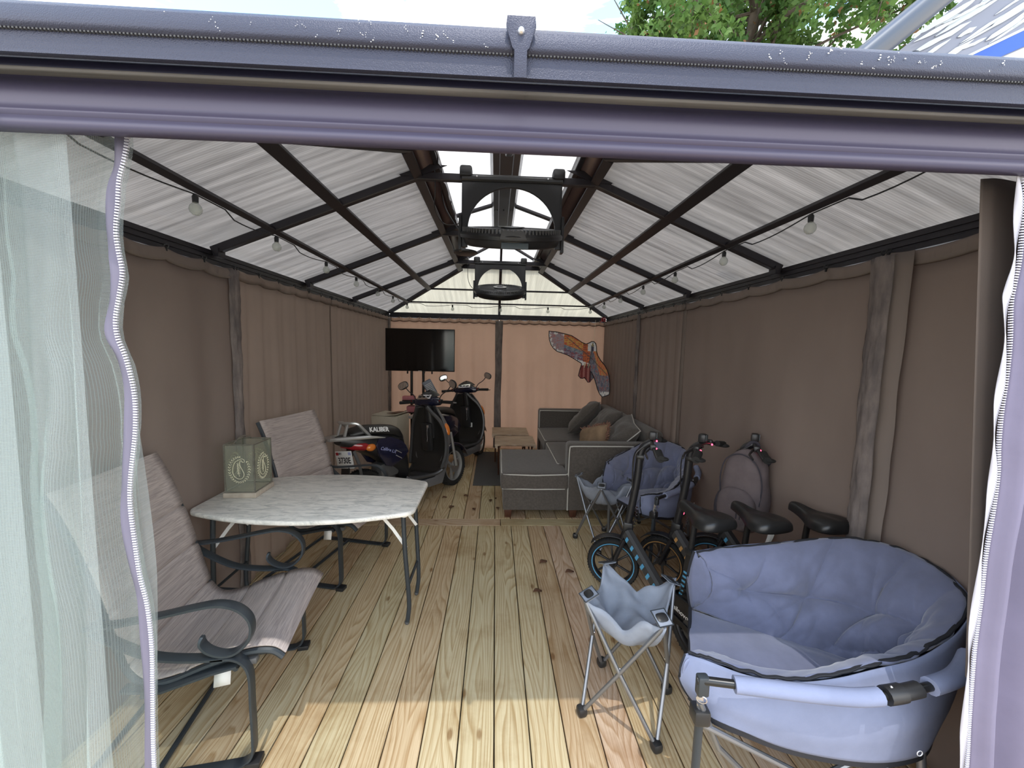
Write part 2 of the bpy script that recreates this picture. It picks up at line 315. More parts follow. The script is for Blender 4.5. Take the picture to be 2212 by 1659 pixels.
# ------------------------------------------------------------------ builders
def mat(n): return MATS[n]
def V(*a): return Vector(a)
class B:
    """collects shapes into one mesh"""
    def __init__(s): s.bm = bmesh.new(); s.mi = 0; s.mats = []
    def use(s, name):
        if name not in s.mats: s.mats.append(name)
        s.mi = s.mats.index(name); return s
    def _f(s, vs):
        try:
            f = s.bm.faces.new(vs); f.material_index = s.mi; f.smooth = True; return f
        except ValueError: return None
    def box(s, c, d, rot=None, bev=0, seg=2, taper=None):
        hx, hy, hz = d[0] / 2, d[1] / 2, d[2] / 2
        t = bmesh.new()
        vs = [t.verts.new((x * hx, y * hy, z * hz)) for z in (-1, 1) for y in (-1, 1) for x in (-1, 1)]
        for q in ((0, 2, 3, 1), (4, 5, 7, 6), (0, 1, 5, 4), (2, 6, 7, 3), (0, 4, 6, 2), (1, 3, 7, 5)): t.faces.new([vs[i] for i in q])
        if taper:
            for v in vs:
                if v.co.z < 0: v.co.x *= taper; v.co.y *= taper
        if bev: bmesh.ops.bevel(t, geom=t.edges[:], offset=min(bev, min(d) * .49), segments=seg, profile=.5, affect='EDGES')
        M = Matrix.Translation(c)
        if rot: M = M @ (rot if isinstance(rot, Matrix) else Matrix.Rotation(rot, 4, 'Z'))
        return s.join(t, M)
    def join(s, t, M=None):
        mp = {}
        for v in t.verts: mp[v] = s.bm.verts.new(M @ v.co if M else v.co)
        for f in t.faces: s._f([mp[v] for v in f.verts])
        t.free(); return s
    def grid(s, P, closed_u=False, closed_v=False):
        """P[i][j] points"""
        g = [[s.bm.verts.new(p) for p in r] for r in P]
        nu, nv = len(g), len(g[0])
        for i in range(nu if closed_u else nu - 1):
            for j in range(nv if closed_v else nv - 1):
                s._f([g[i][j], g[(i + 1) % nu][j], g[(i + 1) % nu][(j + 1) % nv], g[i][(j + 1) % nv]])
        return g
    def sweep(s, pts, sec, up=None, closed=False, cap=True, scale=None):
        """section sec (list of 2D) swept along pts; up fixes the section's second axis"""
        pts = [Vector(p) for p in pts]; n = len(pts); rows = []
        prev = None
        for i, p in enumerate(pts):
            if closed: t = pts[(i + 1) % n] - pts[i - 1]
            else: t = pts[min(i + 1, n - 1)] - pts[max(i - 1, 0)]
            if t.length < 1e-9: t = Vector((0, 0, 1))
            t.normalize()
            if up is not None:
                u = Vector(up(i / (n - 1)) if callable(up) else up); a = t.cross(u)
                if a.length < 1e-4: a = t.orthogonal()
                a.normalize(); b = a.cross(t).normalized()
            else:
                if prev is None: a = t.orthogonal().normalized()
                else:
                    a = prev - t * prev.dot(t)
                    a = a.normalized() if a.length > 1e-6 else t.orthogonal().normalized()
                prev = a; b = t.cross(a)
            k = scale[i] if scale else 1
            rows.append([p + a * (x * k) + b * (y * k) for x, y in sec])
        g = s.grid(rows, closed_u=closed, closed_v=True)
        if cap and not closed:
            s._f(list(reversed(g[0]))); s._f(g[-1])
        return s
    def tube(s, pts, r, n=8, closed=False, cap=True, scale=None):
        return s.sweep(pts, [(r * math.cos(2 * PI * k / n), r * math.sin(2 * PI * k / n)) for k in range(n)], closed=closed, cap=cap, scale=scale)
    def bar(s, pts, w, h, up=(0, 0, 1), closed=False, bev=.25):
        e = min(w, h) * bev
        sec = [(-w/2+e, -h/2), (w/2-e, -h/2), (w/2, -h/2+e), (w/2, h/2-e), (w/2-e, h/2), (-w/2+e, h/2), (-w/2, h/2-e), (-w/2, -h/2+e)]
        return s.sweep(pts, sec, up=up, closed=closed)
    def lathe(s, prof, c=(0, 0, 0), M=None, n=32, a0=0, a1=2 * PI):
        full = abs(a1 - a0 - 2 * PI) < 1e-6
        T = (M or Matrix.Translation(c))
        rows = []
        for k in range(n if full else n + 1):
            a = a0 + (a1 - a0) * k / n
            rows.append([T @ Vector((r * math.cos(a), r * math.sin(a), z)) for r, z in prof])
        s.grid(rows, closed_u=full); return s
    def prism(s, poly, h, M=None, bev=0):
        t = bmesh.new(); vs = [t.verts.new((x, y, -h / 2)) for x, y in poly]
        f = t.faces.new(vs); r = bmesh.ops.extrude_face_region(t, geom=[f])
        for e in r['geom']:
            if isinstance(e, bmesh.types.BMVert): e.co.z += h
        bmesh.ops.recalc_face_normals(t, faces=t.faces[:])
        if bev:
            es = [e for e in t.edges if abs(e.verts[0].co.z - e.verts[1].co.z) < 1e-6]
            bmesh.ops.bevel(t, geom=es, offset=bev, segments=2, profile=.5, affect='EDGES')
        return s.join(t, M)
    def blob(s, c, r, nu=20, nv=14, f=None, p=(1, 1), M=None):
        """superellipsoid; p exponents (<1 boxier)"""
        def sg(v, e): return math.copysign(abs(v) ** e, v)
        rows = []
        for i in range(nu):
            a = 2 * PI * i / nu; row = []
            for j in range(nv + 1):
                b = -PI / 2 + PI * j / nv
                b = max(-PI/2 + .02, min(PI/2 - .02, b))
                q = Vector((r[0] * sg(math.cos(b), p[1]) * sg(math.cos(a), p[0]), r[1] * sg(math.cos(b), p[1]) * sg(math.sin(a), p[0]), r[2] * sg(math.sin(b), p[1])))
                if f: q = f(q)
                q = (M @ q) if M else q
                row.append(q + Vector(c))
            rows.append(row)
        g = s.grid(rows, closed_u=True)
        s._f([g[i][0] for i in range(nu)][::-1]); s._f([g[i][-1] for i in range(nu)])
        return s
    def sphere(s, c, r, n=14): return s.blob(c, (r, r, r), n, n // 2 + 2)

def obj(name, b, material=None, parent=None, label=None, sharp=38, solid=0, sub=0, loc=None):
    bm = b.bm
    bmesh.ops.recalc_face_normals(bm, faces=bm.faces[:])
    me = bpy.data.meshes.new(name); bm.to_mesh(me); bm.free()
    for mn in (b.mats or [material]): me.materials.append(mat(mn))
    me.set_sharp_from_angle(angle=math.radians(sharp))
    o = bpy.data.objects.new(name, me); C.objects.link(o)
    if parent: o.parent = parent
    if loc: o.location = loc
    if label: o['label'] = label
    if solid:
        k = o.modifiers.new('thickness', 'SOLIDIFY'); k.thickness = solid; k.offset = 0
    if sub:
        k = o.modifiers.new('smooth', 'SUBSURF'); k.levels = sub; k.render_levels = sub
    return o
def tag(o, label, cat, group=None, kind=None):
    o['label'] = label; o['category'] = cat
    if group: o['group'] = group
    if kind: o['kind'] = kind
    return o
def thing(name, label, cat, loc=(0, 0, 0), rz=0, group=None):
    o = bpy.data.objects.new(name, None); C.objects.link(o); o.empty_display_size = .1
    o.location = loc; o.rotation_euler = (0, 0, rz)
    return tag(o, label, cat, group)
def dup(root, loc, rz, label, skip=(), scale=None):
    kids = {}
    for o in bpy.data.objects:
        if o.parent: kids.setdefault(o.parent.name, []).append(o)
    def cp(o, par):
        c = o.copy(); C.objects.link(c); c.parent = par
        for ch in kids.get(o.name, []):
            if ch.name.split('.')[0] not in skip: cp(ch, c)
        return c
    r = cp(root, None); r.location = loc; r.rotation_euler = (0, 0, rz); r['label'] = label
    if scale: r.scale = (scale,) * 3
    return r
def struct(o): o['kind'] = 'structure'; return o
def text(name, body, size, M, material, parent, depth=.001, shear=0, bold=0, align='CENTER', sx=1.0):
    cu = bpy.data.curves.new('t', 'FONT'); cu.body = body; cu.size = size; cu.extrude = depth; cu.align_x = align; cu.align_y = 'CENTER'; cu.shear = shear; cu.offset = bold
    t = bpy.data.objects.new('t', cu); C.objects.link(t)
    dg = bpy.context.evaluated_depsgraph_get(); me = bpy.data.meshes.new_from_object(t.evaluated_get(dg))
    bpy.data.objects.remove(t); bpy.data.curves.remove(cu)
    me.name = name; me.materials.clear(); me.materials.append(mat(material))
    me.transform(Matrix.Diagonal((sx, 1, 1, 1))); me.transform(M)
    o = bpy.data.objects.new(name, me); C.objects.link(o); o.parent = parent
    return o
def frame(origin, xdir, ydir):
    """matrix whose local x,y lie along the given directions"""
    x = Vector(xdir).normalized(); y = Vector(ydir); y = (y - x * y.dot(x)).normalized(); z = x.cross(y)
    M = Matrix((x, y, z)).transposed().to_4x4(); M.translation = Vector(origin); return M
def spline(pts, n=8, closed=False):
    """Catmull-Rom through 3D points"""
    P = [Vector(p) for p in pts]; out = []
    m = len(P)
    for i in range(m if closed else m - 1):
        a, b, c, d = (P[(i - 1) % m], P[i], P[(i + 1) % m], P[(i + 2) % m]) if closed else (P[max(i - 1, 0)], P[i], P[i + 1], P[min(i + 2, m - 1)])
        for k in range(n):
            t = k / n
            out.append(.5 * ((2 * b) + (-a + c) * t + (2 * a - 5 * b + 4 * c - d) * t * t + (-a + 3 * b - 3 * c + d) * t ** 3))
    if not closed: out.append(P[-1].copy())
    return out
def lerp(a, b, t): return a + (b - a) * t
def sample(P, t):
    f = t * (len(P) - 1); i = min(int(f), len(P) - 2); return P[i].lerp(P[i + 1], f - i)
def arc(c, r, a0, a1, n, ax=(1, 0, 0), ay=(0, 0, 1)):
    c = Vector(c); ax = Vector(ax); ay = Vector(ay)
    return [c + ax * r * math.cos(math.radians(lerp(a0, a1, k / n))) + ay * r * math.sin(math.radians(lerp(a0, a1, k / n))) for k in range(n + 1)]
# ------------------------------------------------------------------ deck, ground
XC, HW = .05, 1.65          # middle and half width of the shelter
XL, XR, YB, YF = XC - HW, XC + HW, 6.08, .88
def deck():
    b = B(); rnd = random.Random(11); metas = []
    def board(x0, x1, y0, y1, across=False):
        g = .0025; n0 = len(b.bm.faces)
        b.box(((x0 + x1) / 2, (y0 + y1) / 2, -.019), (x1 - x0 - 2 * g, y1 - y0 - 2 * g, .038), bev=.003, seg=1)
        b.bm.faces.ensure_lookup_table()
        metas.append((n0, len(b.bm.faces), rnd.random(), rnd.random(), (x0 + x1) / 2, (y0 + y1) / 2, across))
    x = .023 - .144 * 16
    while x < 2.45:
        board(x, x + .144, -1.6, 3.362); x += .144
    for xa, xb in ((-2.3, -1.0), (-1.0, .075), (.075, 1.3), (1.3, 2.45)): board(xa, xb, 3.362, 3.502, True)
    x = .023 - .144 * 16
    while x < 2.45:
        board(x, x + .144, 3.502, 6.5); x += .144
    bm = b.bm
    gl = bm.loops.layers.float_vector.new('grain'); bl = bm.loops.layers.float_vector.new('board')
    for f0, f1, r1, r2, cx, cy, ac in metas:
        for k in range(f0, f1):
            for lp in bm.faces[k].loops:
                p = lp.vert.co
                lp[gl] = ((p.y - cy, p.x - cx + r2 * 9, r2) if ac else (p.x - cx, p.y + r2 * 9, r2))
                lp[bl] = (r1, r2, 0)
    # (normals are already outward; keep the face order for the attributes)
    me = bpy.data.meshes.new('floor'); bm.to_mesh(me); bm.free(); me.materials.append(mat('deck_wood'))
    o = bpy.data.objects.new('floor', me); C.objects.link(o); struct(o)
    me.set_sharp_from_angle(angle=.5)
    j = B()
    y = -1.5
    while y < 6.5: j.box((.07, y, -.11), (4.7, .038, .14)); y += .405
    j.box((.07, 2.4, -.20), (4.7, 8.2, .02))
    jo = obj('trim_1', j, 'joist'); struct(jo)
deck()
b = B(); b.box((0, 10, -.75), (90, 90, .1)); tag(obj('bounce_ground', b, 'bounce_pale'), 'unseen pale ground around and below the wooden deck, added to bounce light', 'ground', kind='structure')  # unseen ground, made pale to throw daylight into the interior

# ------------------------------------------------------------------ shelter frame and roof
gz = thing('gazebo', 'bronze framed hardtop gazebo with ribbed translucent roof sheets over the deck', 'gazebo', (0, 0, 0)); gz['kind'] = 'structure'
def part(name, b, m, label=None, parent=None, **k): return obj(name, b, m, parent or gz, label, **k)
# front beam: profile (y, z) swept along x
prof = [(.915, 2.113), (.876, 2.113), (.866, 2.109), (.862, 2.104), (.8625, 2.092), (.870, 2.086), (.872, 2.078), (.868, 2.070), (.8645, 2.060), (.864, 2.045), (.866, 2.028), (.868, 2.020), (.864, 2.014), (.864, 2.010), (.870, 2.004), (.867, 1.996), (.867, 1.988), (.872, 1.982), (.880, 1.980), (.892, 1.980), (.902, 1.990), (.950, 2.05), (.955, 2.10)]
def xbeam(prof, x0, x1):
    b = B(); rows = [[Vector((x, y, z)) for y, z in prof] for x in (x0, (x0 + x1) / 2, x1)]
    g = b.grid(rows, closed_v=True); b._f(list(reversed(g[0]))); b._f(g[-1]); return b
part('front_beam', xbeam(prof, XL - .1, XR + .1), 'bronze_beam', 'wide bronze beam across the front opening', sharp=50)
# side and back eave beams with grooves
def ebeam(p0, p1, inward):
    b = B(); sec = []
    for u, z in ((0, 2.075), (0, 2.052), (.006, 2.050), (.006, 2.044), (0, 2.042), (0, 2.026), (.006, 2.024), (.006, 2.018), (0, 2.016), (0, 1.998), (.02, 1.995), (.05, 1.995), (.05, 2.075)):
        sec.append((u, z))
    iv = Vector(inward)
    rows = [[Vector((p[0], p[1], z)) - iv * u for u, z in sec] for p in (p0, p1)]
    g = b.grid(rows, closed_v=True); b._f(list(reversed(g[0]))); b._f(g[-1]); return b
part('eave_beam', ebeam((XL, YF + .08), (XL, YB), (1, 0, 0)), 'black_frame')
part('eave_beam', ebeam((XR, YF + .08), (XR, YB), (-1, 0, 0)), 'black_frame')
part('eave_beam', ebeam((XL, YB), (XR, YB), (0, -1, 0)), 'black_frame')
for x in (XL - .06, XR + .06):
    for y in (YF + .02, YB + .06):
        b = B(); b.box((x, y, .98), (.09, .09, 1.96), bev=.006); part('post', b, 'black_frame')
ZE, ZT, XT = 2.075, 2.535, .49       # eave height, top of the lower tier, its half width
SL = (ZT - ZE) / (HW - XT)
YH0, YH1 = YF + .06 + HW - XT - .05, 5.0      # opening ends
def zroof(dx): return ZE + (HW - abs(dx)) * SL
def bar2(name, p0, p1, w, h, m='black_frame', up=(0, 0, 1)):
    b = B(); p0 = Vector(p0); p1 = Vector(p1); b.bar([p0, p0.lerp(p1, .5), p1], w, h, up=up, bev=.12); return part(name, b, m)
for s in (-1, 1):
    for y in (2.35, 3.45, 4.55):
        n = (s * SL, 0, 1)
        bar2('rafter', (XC + s * HW, y, ZE + .0), (XC + s * XT, y, ZT + .0), .042, .045, up=n)
        bar2('rafter_clip', (XC + s * (HW - .03), y - .03, ZE - .012), (XC + s * (HW - .03), y + .03, ZE - .012), .03, .05)
    for dx, w in ((1.31, .034), (.95, .062)):
        e = (HW - dx) / (HW - XT); y1 = lerp(YB, YH1, e); y0 = lerp(YF + .06, YH0, e)
        bar2('purlin', (XC + s * dx, y0, zroof(dx) - .012), (XC + s * dx, y1, zroof(dx) - .012), w, .022, up=(s * SL, 0, 1))
    bar2('hip_rafter', (XC + s * HW, YB, ZE), (XC + s * XT, YH1, ZT), .05, .045)
    bar2('hip_rafter', (XC + s * HW, YF + .06, ZE), (XC + s * XT, YH0, ZT), .05, .045)
    # curb between the two tiers
    bar2('ridge_purlin', (XC + s * (XT + .015), YH0, ZT - .012), (XC + s * (XT + .015), YH1, ZT - .012), .055, .03, up=(s * SL, 0, 1))
    b = B(); b.grid([[V(XC + s * XT, YH0, ZT + .01), V(XC + s * .385, YH0, ZT + .085)], [V(XC + s * XT, YH1, ZT + .01), V(XC + s * .385, YH1, ZT + .085)]])
    part('curb_panel', b, 'curb_panel', solid=.004)
    bar2('curb_beam', (XC + s * .400, YH0, ZT + .075), (XC + s * .400, YH1, ZT + .075), .030, .06)
for dx in (0,):
    bar2('rafter', (XC + dx, YB, ZE), (XC + dx, YH1, ZT), .035, .04)
    bar2('rafter', (XC + dx, YF + .06, ZE), (XC + dx, YH0, ZT), .035, .04)
for e, w in (((HW - 1.31) / (HW - XT), .022), ((HW - .95) / (HW - XT), .034)):
    hx = lerp(HW, XT, e)
    for ya, yb in ((YB, YH1), (YF + .06, YH0)):
        y = lerp(ya, yb, e); z = lerp(ZE, ZT, e)
        bar2('purlin', (XC - hx, y, z - .01), (XC + hx, y, z - .01), w, .02)
for y in (2.35, 3.45, 4.55): bar2('cross_tie', (XC - XT - .02, y, ZT - .012), (XC + XT + .02, y, ZT - .012), .035, .04)
for y in (2.35, 3.45, 4.55):
    for s in (-1, 1):
        b = B(); b.prism([(0, 0), (s * .16, .065), (s * .02, .065), (s * -.12, .02), (s * -.10, 0)], .006, frame((XC - s * XT * 1.02 + 0, y - .022, ZT - .02), (1, 0, 0), (0, 0, 1)))
        part('gusset', b, 'black_frame')
for y in (YH0, YH1): bar2('curb_beam', (XC - XT, y, ZT + .04), (XC + XT, y, ZT + .04), .03, .07)
# lower roof sheets, one per bay
def sheet(name, m, quad, label=None):
    b = B(); q = [Vector(p) for p in quad]
    N = 6; rows = [[q[0].lerp(q[1], j / N).lerp(q[3].lerp(q[2], j / N), i / N) for j in range(N + 1)] for i in range(N + 1)]
    b.grid(rows); return part(name, b, m, label, solid=.006)
U = .034
ys = [2.35, 3.45, 4.55]
for s in (-1, 1):
    def ep(y): return (XC + s * (HW + .12), y, ZE + U - .12 * SL)
    def tp(y): return (XC + s * (XT - .0), y, ZT + U)
    sheet('roof_sheet', 'roof_side', (ep(YF - .06), ep(2.35), tp(2.35), tp(YH0)))
    for a, c in ((2.35, 3.45), (3.45, 4.55)): sheet('roof_sheet', 'roof_side', (ep(a), ep(c), tp(c), tp(a)))
    sheet('roof_sheet', 'roof_side', (ep(4.55), ep(YB + .12), tp(YH1), tp(4.55)))
    e0 = ZE + U - .12 * SL
    sheet('roof_sheet', 'roof_back', ((XC, YB + .12, e0), (XC + s * (HW + .12), YB + .12, e0), (XC + s * XT, YH1, ZT + U), (XC, YH1, ZT + U)), 'brighter sheet of the back roof slope')
    sheet('roof_sheet', 'roof_side', ((XC, YF - .06, e0), (XC + s * (HW + .12), YF - .06, e0), (XC + s * XT, YH0, ZT + U), (XC, YH0, ZT + U)))
# upper tier
ZU, ZR, XU = 2.635, 2.80, .55
YU0, YU1 = YH0 - .08, YH1 + .08
r0, r1 = YU0 + .45, YU1 - .45
for s in (-1, 1):
    cuts = [YU0, 2.35, 3.45, 4.55, YU1]; rc = [r0, max(2.35, r0), 3.45, min(4.55, r1), r1]
    for k in range(4): sheet('upper_sheet', 'roof_top', ((XC + s * XU, cuts[k], ZU), (XC + s * XU, cuts[k + 1], ZU), (XC + s * .07, rc[k + 1], ZR), (XC + s * .07, rc[k], ZR)))
    for yc, yr in ((YU0, r0), (YU1, r1)):
        sheet('upper_sheet', 'roof_top', ((XC, yc, ZU), (XC + s * XU, yc, ZU), (XC + s * .07, yr, ZR), (XC, yr, ZR)))
        bar2('upper_rafter', (XC + s * XU, yc, ZU - .02), (XC + s * .05, yr, ZR - .03), .03, .025)
    for y in (3.45,): bar2('upper_rafter', (XC + s * XU, y, ZU - .02), (XC + s * .08, y, ZR - .03), .05, .02, up=(s * .34, 0, 1))
for yc, yr in ((YU0, r0), (YU1, r1)): bar2('upper_rafter', (XC, yc, ZU - .02), (XC, yr, ZR - .03), .028, .025)
b = B()
rows = [[Vector((XC + dx, y, z)) for dx, z in ((-.105, 2.765), (-.085, 2.735), (-.045, 2.735), (-.04, 2.74), (.04, 2.74), (.045, 2.735), (.085, 2.735), (.105, 2.765), (.06, 2.79), (-.06, 2.79))] for y in (r0 - .05, r1 + .05)]
g = b.grid(rows, closed_v=True); b._f(list(reversed(g[0]))); b._f(g[-1])
part('ridge_beam', b, 'ridge_metal', 'grey metal ridge beam')
b = B()
for dx in (-.075, -.055, 0, .055, .075): b.sphere((XC + dx, 3.47, 2.735), .006, 8)
part('rivet_row', b, 'black_paint')
# roof edge trim over the front beam
tr = B(); rows = [[Vector((x, y, z)) for y, z in ((.865, 2.135), (.812, 2.130), (.806, 2.073), (.800, 2.070), (.792, 2.071), (.792, 2.076), (.797, 2.076), (.797, 2.112), (.788, 2.116), (.786, 2.122), (.790, 2.150), (.796, 2.160), (.806, 2.162), (.81, 2.12), (.87, 2.12))] for x in (XL - .15, XC, XR + .15)]
g = tr.grid(rows, closed_v=True); tr._f(list(reversed(g[0]))); tr._f(g[-1])
part('roof_trim', tr, 'roof_trim', 'textured dark trim along the roof edge', sharp=60)
b = B(); b.box((XC, .890, 2.135), (2 * HW + .3, .008, .075)); part('trim_backing', b, 'black_frame')
b = B(); x = XL - .1
while x < XR + .1: b.box((x, .7950, 2.1128), (.0032, .005, .0036)); x += .0068
part('sheet_edge', b, 'grey_plastic', 'row of open flute ends of the roof sheet')
b = B()
b.prism([(-.026, .047), (.026, .047), (.028, .03), (.016, -.008), (.012, -.012), (.012, -.06), (-.012, -.06), (-.012, -.012), (-.016, -.008), (-.028, .03)], .006, frame((.037, .780, 2.122), (1, 0, 0), (0, 0, 1)), bev=.001)
cl = part('trim_bracket', b, 'roof_trim')
b = B(); b.lathe([(0, .006), (.004, .006), (.0065, .003), (.007, 0)], M=frame((.037, .777, 2.142), (1, 0, 0), (0, 0, 1)), n=12); obj('bolt', b, 'bolt_metal', cl)
# bird droppings / scratches on the trim
b = B(); rr = random.Random(3)
for k in range(46):
    x = rr.choice([rr.uniform(-.62, .0), rr.uniform(.5, 1.0)]); z = rr.uniform(2.122, 2.152); r = rr.uniform(.0004, .0013)
    for q in range(rr.randint(1, 4)):
        b.blob((x, .7865, z), (r * rr.uniform(.6, 2), .0006, r), 6, 4); x += rr.uniform(-.004, .004); z -= rr.uniform(0, .005)
sp_ = part('speckle', b, 'white_plastic', 'whitish dirt specks on the dark trim'); sp_['kind'] = 'stuff'
b = B(); b.box((.37, .893, 2.121), (.022, .012, .028), bev=.006); b.box((.37, .885, 2.109), (.05, .02, .003)); b.sphere((.377, .884, 2.112), .005, 8)
tag(obj('clip', b, 'white_plastic'), 'small off-white plastic clip standing on top of the wide front beam', 'clip')
# ------------------------------------------------------------------ curtains
def curtain(name, label, p0, p1, z0, z1, amp, waves, seed, hooks, m='curtain', inward=(1, 0, 0), band=.055, group=None, sagk=.018, ret=None):
    p0 = Vector((*p0, 0)); p1 = Vector((*p1, 0)); L = (p1 - p0).length; iv = Vector(inward)
    nu = max(40, int(L / .022)); nv = 26; rr = random.Random(seed)
    ph = [rr.uniform(0, 6.3) for _ in range(4)]
    def off(t, v):
        k = waves * 2 * PI
        w = math.sin(k * t + ph[0] + .7 * math.sin(3 * t * PI + ph[1])) * .6 + math.sin(k * 2.3 * t + ph[2] + v) * .25
        w += .9 * noise.noise(Vector((t * L * 2.2, v * 1.6, seed)))
        return amp * w * (.35 + .65 * min(1, (1 - v) * 2.2))
    def top(t):
        u = (t * hooks) % 1.0
        return z1 - sagk * math.sin(PI * u) ** .8
    rows = []
    for i in range(nu + 1):
        t = i / nu; zt = top(t) ; row = []
        for j in range(nv + 1):
            v = j / nv
            row.append(p0.lerp(p1, t) + iv * (.02 + off(t, v)) + Vector((0, 0, lerp(z0 - .022 + .003 * noise.noise(Vector((t * 6, seed, 0))), zt - band * .7, v))))
        rows.append(row)
    b = B(); b.grid(rows)
    o = obj(name, b, m, solid=.002, sharp=180); tag(o, label, 'curtain', group)
    # stitched heading that sags between its hooks
    rows = []
    for i in range(nu * 2 + 1):
        t = i / (nu * 2); zt = top(t); row = []; o2 = iv * (.026 + off(t, 1))
        bl = .010 + .007 * noise.noise(Vector((t * 40, seed, 1)))
        for dz, do in ((0, .000), (-.006, bl * .6), (-.022, bl), (-.040, bl * .8), (-band, bl * 1.3), (-band - .005, .0)):
            row.append(p0.lerp(p1, t) + o2 + iv * do + Vector((0, 0, zt + dz)))
        rows.append(row)
    b = B(); b.grid(rows); obj('heading', b, m, o, solid=.002, sharp=180)
    for k in range(hooks + 1):
        p = p0.lerp(p1, min(.995, max(.005, k / hooks)))
        if k == 0:
            b = B(); b.tube(arc((0, 0, 0), .011, -60, 250, 8, ax=tuple(iv), ay=(0, 0, 1)), .0028, 6); b.box((0, 0, -.014), (.008, .008, .02), bev=.002); hk = obj('hook', b, 'black_plastic', o)
        else:
            hk = hk.copy(); C.objects.link(hk); hk.parent = o
        hk.location = p + iv * .036 + Vector((0, 0, z1 + .004))
    return o
ZC = 2.006
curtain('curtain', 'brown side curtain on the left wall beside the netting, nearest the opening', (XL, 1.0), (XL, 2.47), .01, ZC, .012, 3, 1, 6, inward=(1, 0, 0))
curtain('curtain', 'brown side curtain behind the sling chair by the lantern, right of the left dark strip', (XL, 2.48), (XL, 3.88), .01, ZC, .020, 7, 2, 6, m='curtain_left_lit', inward=(1, 0, 0), sagk=.012)
curtain('curtain', 'closely pleated brown curtain on the left wall nearest the television', (XL - .01, 3.86), (XL - .01, 6.06), .01, ZC, .026, 17, 3, 14, m='curtain_left_lit', inward=(1, 0, 0), sagk=.010)
curtain('curtain', 'brown back curtain behind the television and scooters', (XL + .0, YB), (XC + .0, YB), .01, ZC, .034, 6, 4, 11, m='curtain_backlit', inward=(0, -1, 0), sagk=.016)
curtain('curtain', 'brown back curtain behind the bird kite and small wood tables', (XC + .005, YB), (XR + .04, YB), .01, ZC, .034, 5, 5, 11, m='curtain_backlit', inward=(0, -1, 0), sagk=.016)
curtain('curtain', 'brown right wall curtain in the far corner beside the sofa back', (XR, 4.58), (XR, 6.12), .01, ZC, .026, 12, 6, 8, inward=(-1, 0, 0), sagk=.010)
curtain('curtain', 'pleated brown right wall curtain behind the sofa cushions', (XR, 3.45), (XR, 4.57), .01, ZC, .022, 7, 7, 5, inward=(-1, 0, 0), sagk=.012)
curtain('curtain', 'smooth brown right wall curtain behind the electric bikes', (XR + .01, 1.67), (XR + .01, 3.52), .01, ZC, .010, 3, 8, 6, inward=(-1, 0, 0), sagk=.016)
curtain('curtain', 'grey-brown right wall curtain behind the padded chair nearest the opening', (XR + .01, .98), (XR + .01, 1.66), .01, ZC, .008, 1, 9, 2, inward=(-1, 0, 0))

def strip(label, p, z0, z1, w, along, inward, seed, ribbon=False):
    """gathered vertical strip that covers a post"""
    rows = []; al = Vector(along); iv = Vector(inward); N = 14
    for j in range(60):
        v = j / 59; z = lerp(z1, z0, v); row = []
        ww = w * (1 - .18 * math.sin(v * PI))
        for i in range(N + 1):
            u = i / N - .5
            d = .020 * math.cos(u * PI) + .009 * noise.noise(Vector((u * 9, v * 16, seed))) + .006 * noise.noise(Vector((u * 20, v * 45, seed)))
            row.append(Vector((p[0], p[1], z)) + al * (u * ww + .008 * noise.noise(Vector((0, v * 4, seed)))) + iv * (.035 + d))
        rows.append(row)
    b = B(); b.grid(rows); o = obj('curtain_strip', b, 'curtain_strip', solid=.002, sharp=180)
    tag(o, label, 'curtain', None)
    if ribbon:
        rows = [[Vector((p[0], p[1], lerp(z1 - .005, z0, j / 30))) - al * (w * .5 + lerp(.0, .012, i)) * 1 - al * .065 * i * (1 - .2 * j / 30) + iv * (.05 + .012 * noise.noise(Vector((i, j * .3, seed)))) for i in (0, .35, 1)] for j in range(31)]
        b = B(); b.grid(rows); obj('edge_flap', b, 'curtain', o, solid=.003, sharp=180)
    return o
strip('gathered dark curtain strip hanging on the left wall above the rear sling chair', (XL, 2.46), .02, 1.99, .10, (0, 1, 0), (1, 0, 0), 21)
strip('gathered dark curtain strip in the left back corner beside the television', (XL, 5.90), .02, 1.97, .09, (0, 1, 0), (1, 0, 0), 22)
strip('gathered dark curtain strip in the middle of the back wall', (XC, YB), .02, 1.98, .12, (1, 0, 0), (0, -1, 0), 23)
strip('thin dark curtain strip on the right wall above the sofa back', (XR, 4.56), .02, 1.98, .08, (0, 1, 0), (-1, 0, 0), 24)
strip('wide pale-edged curtain strip on the right wall beside the padded chair', (XR, 1.665), .02, 1.99, .12, (0, 1, 0), (-1, 0, 0), 25, ribbon=True)

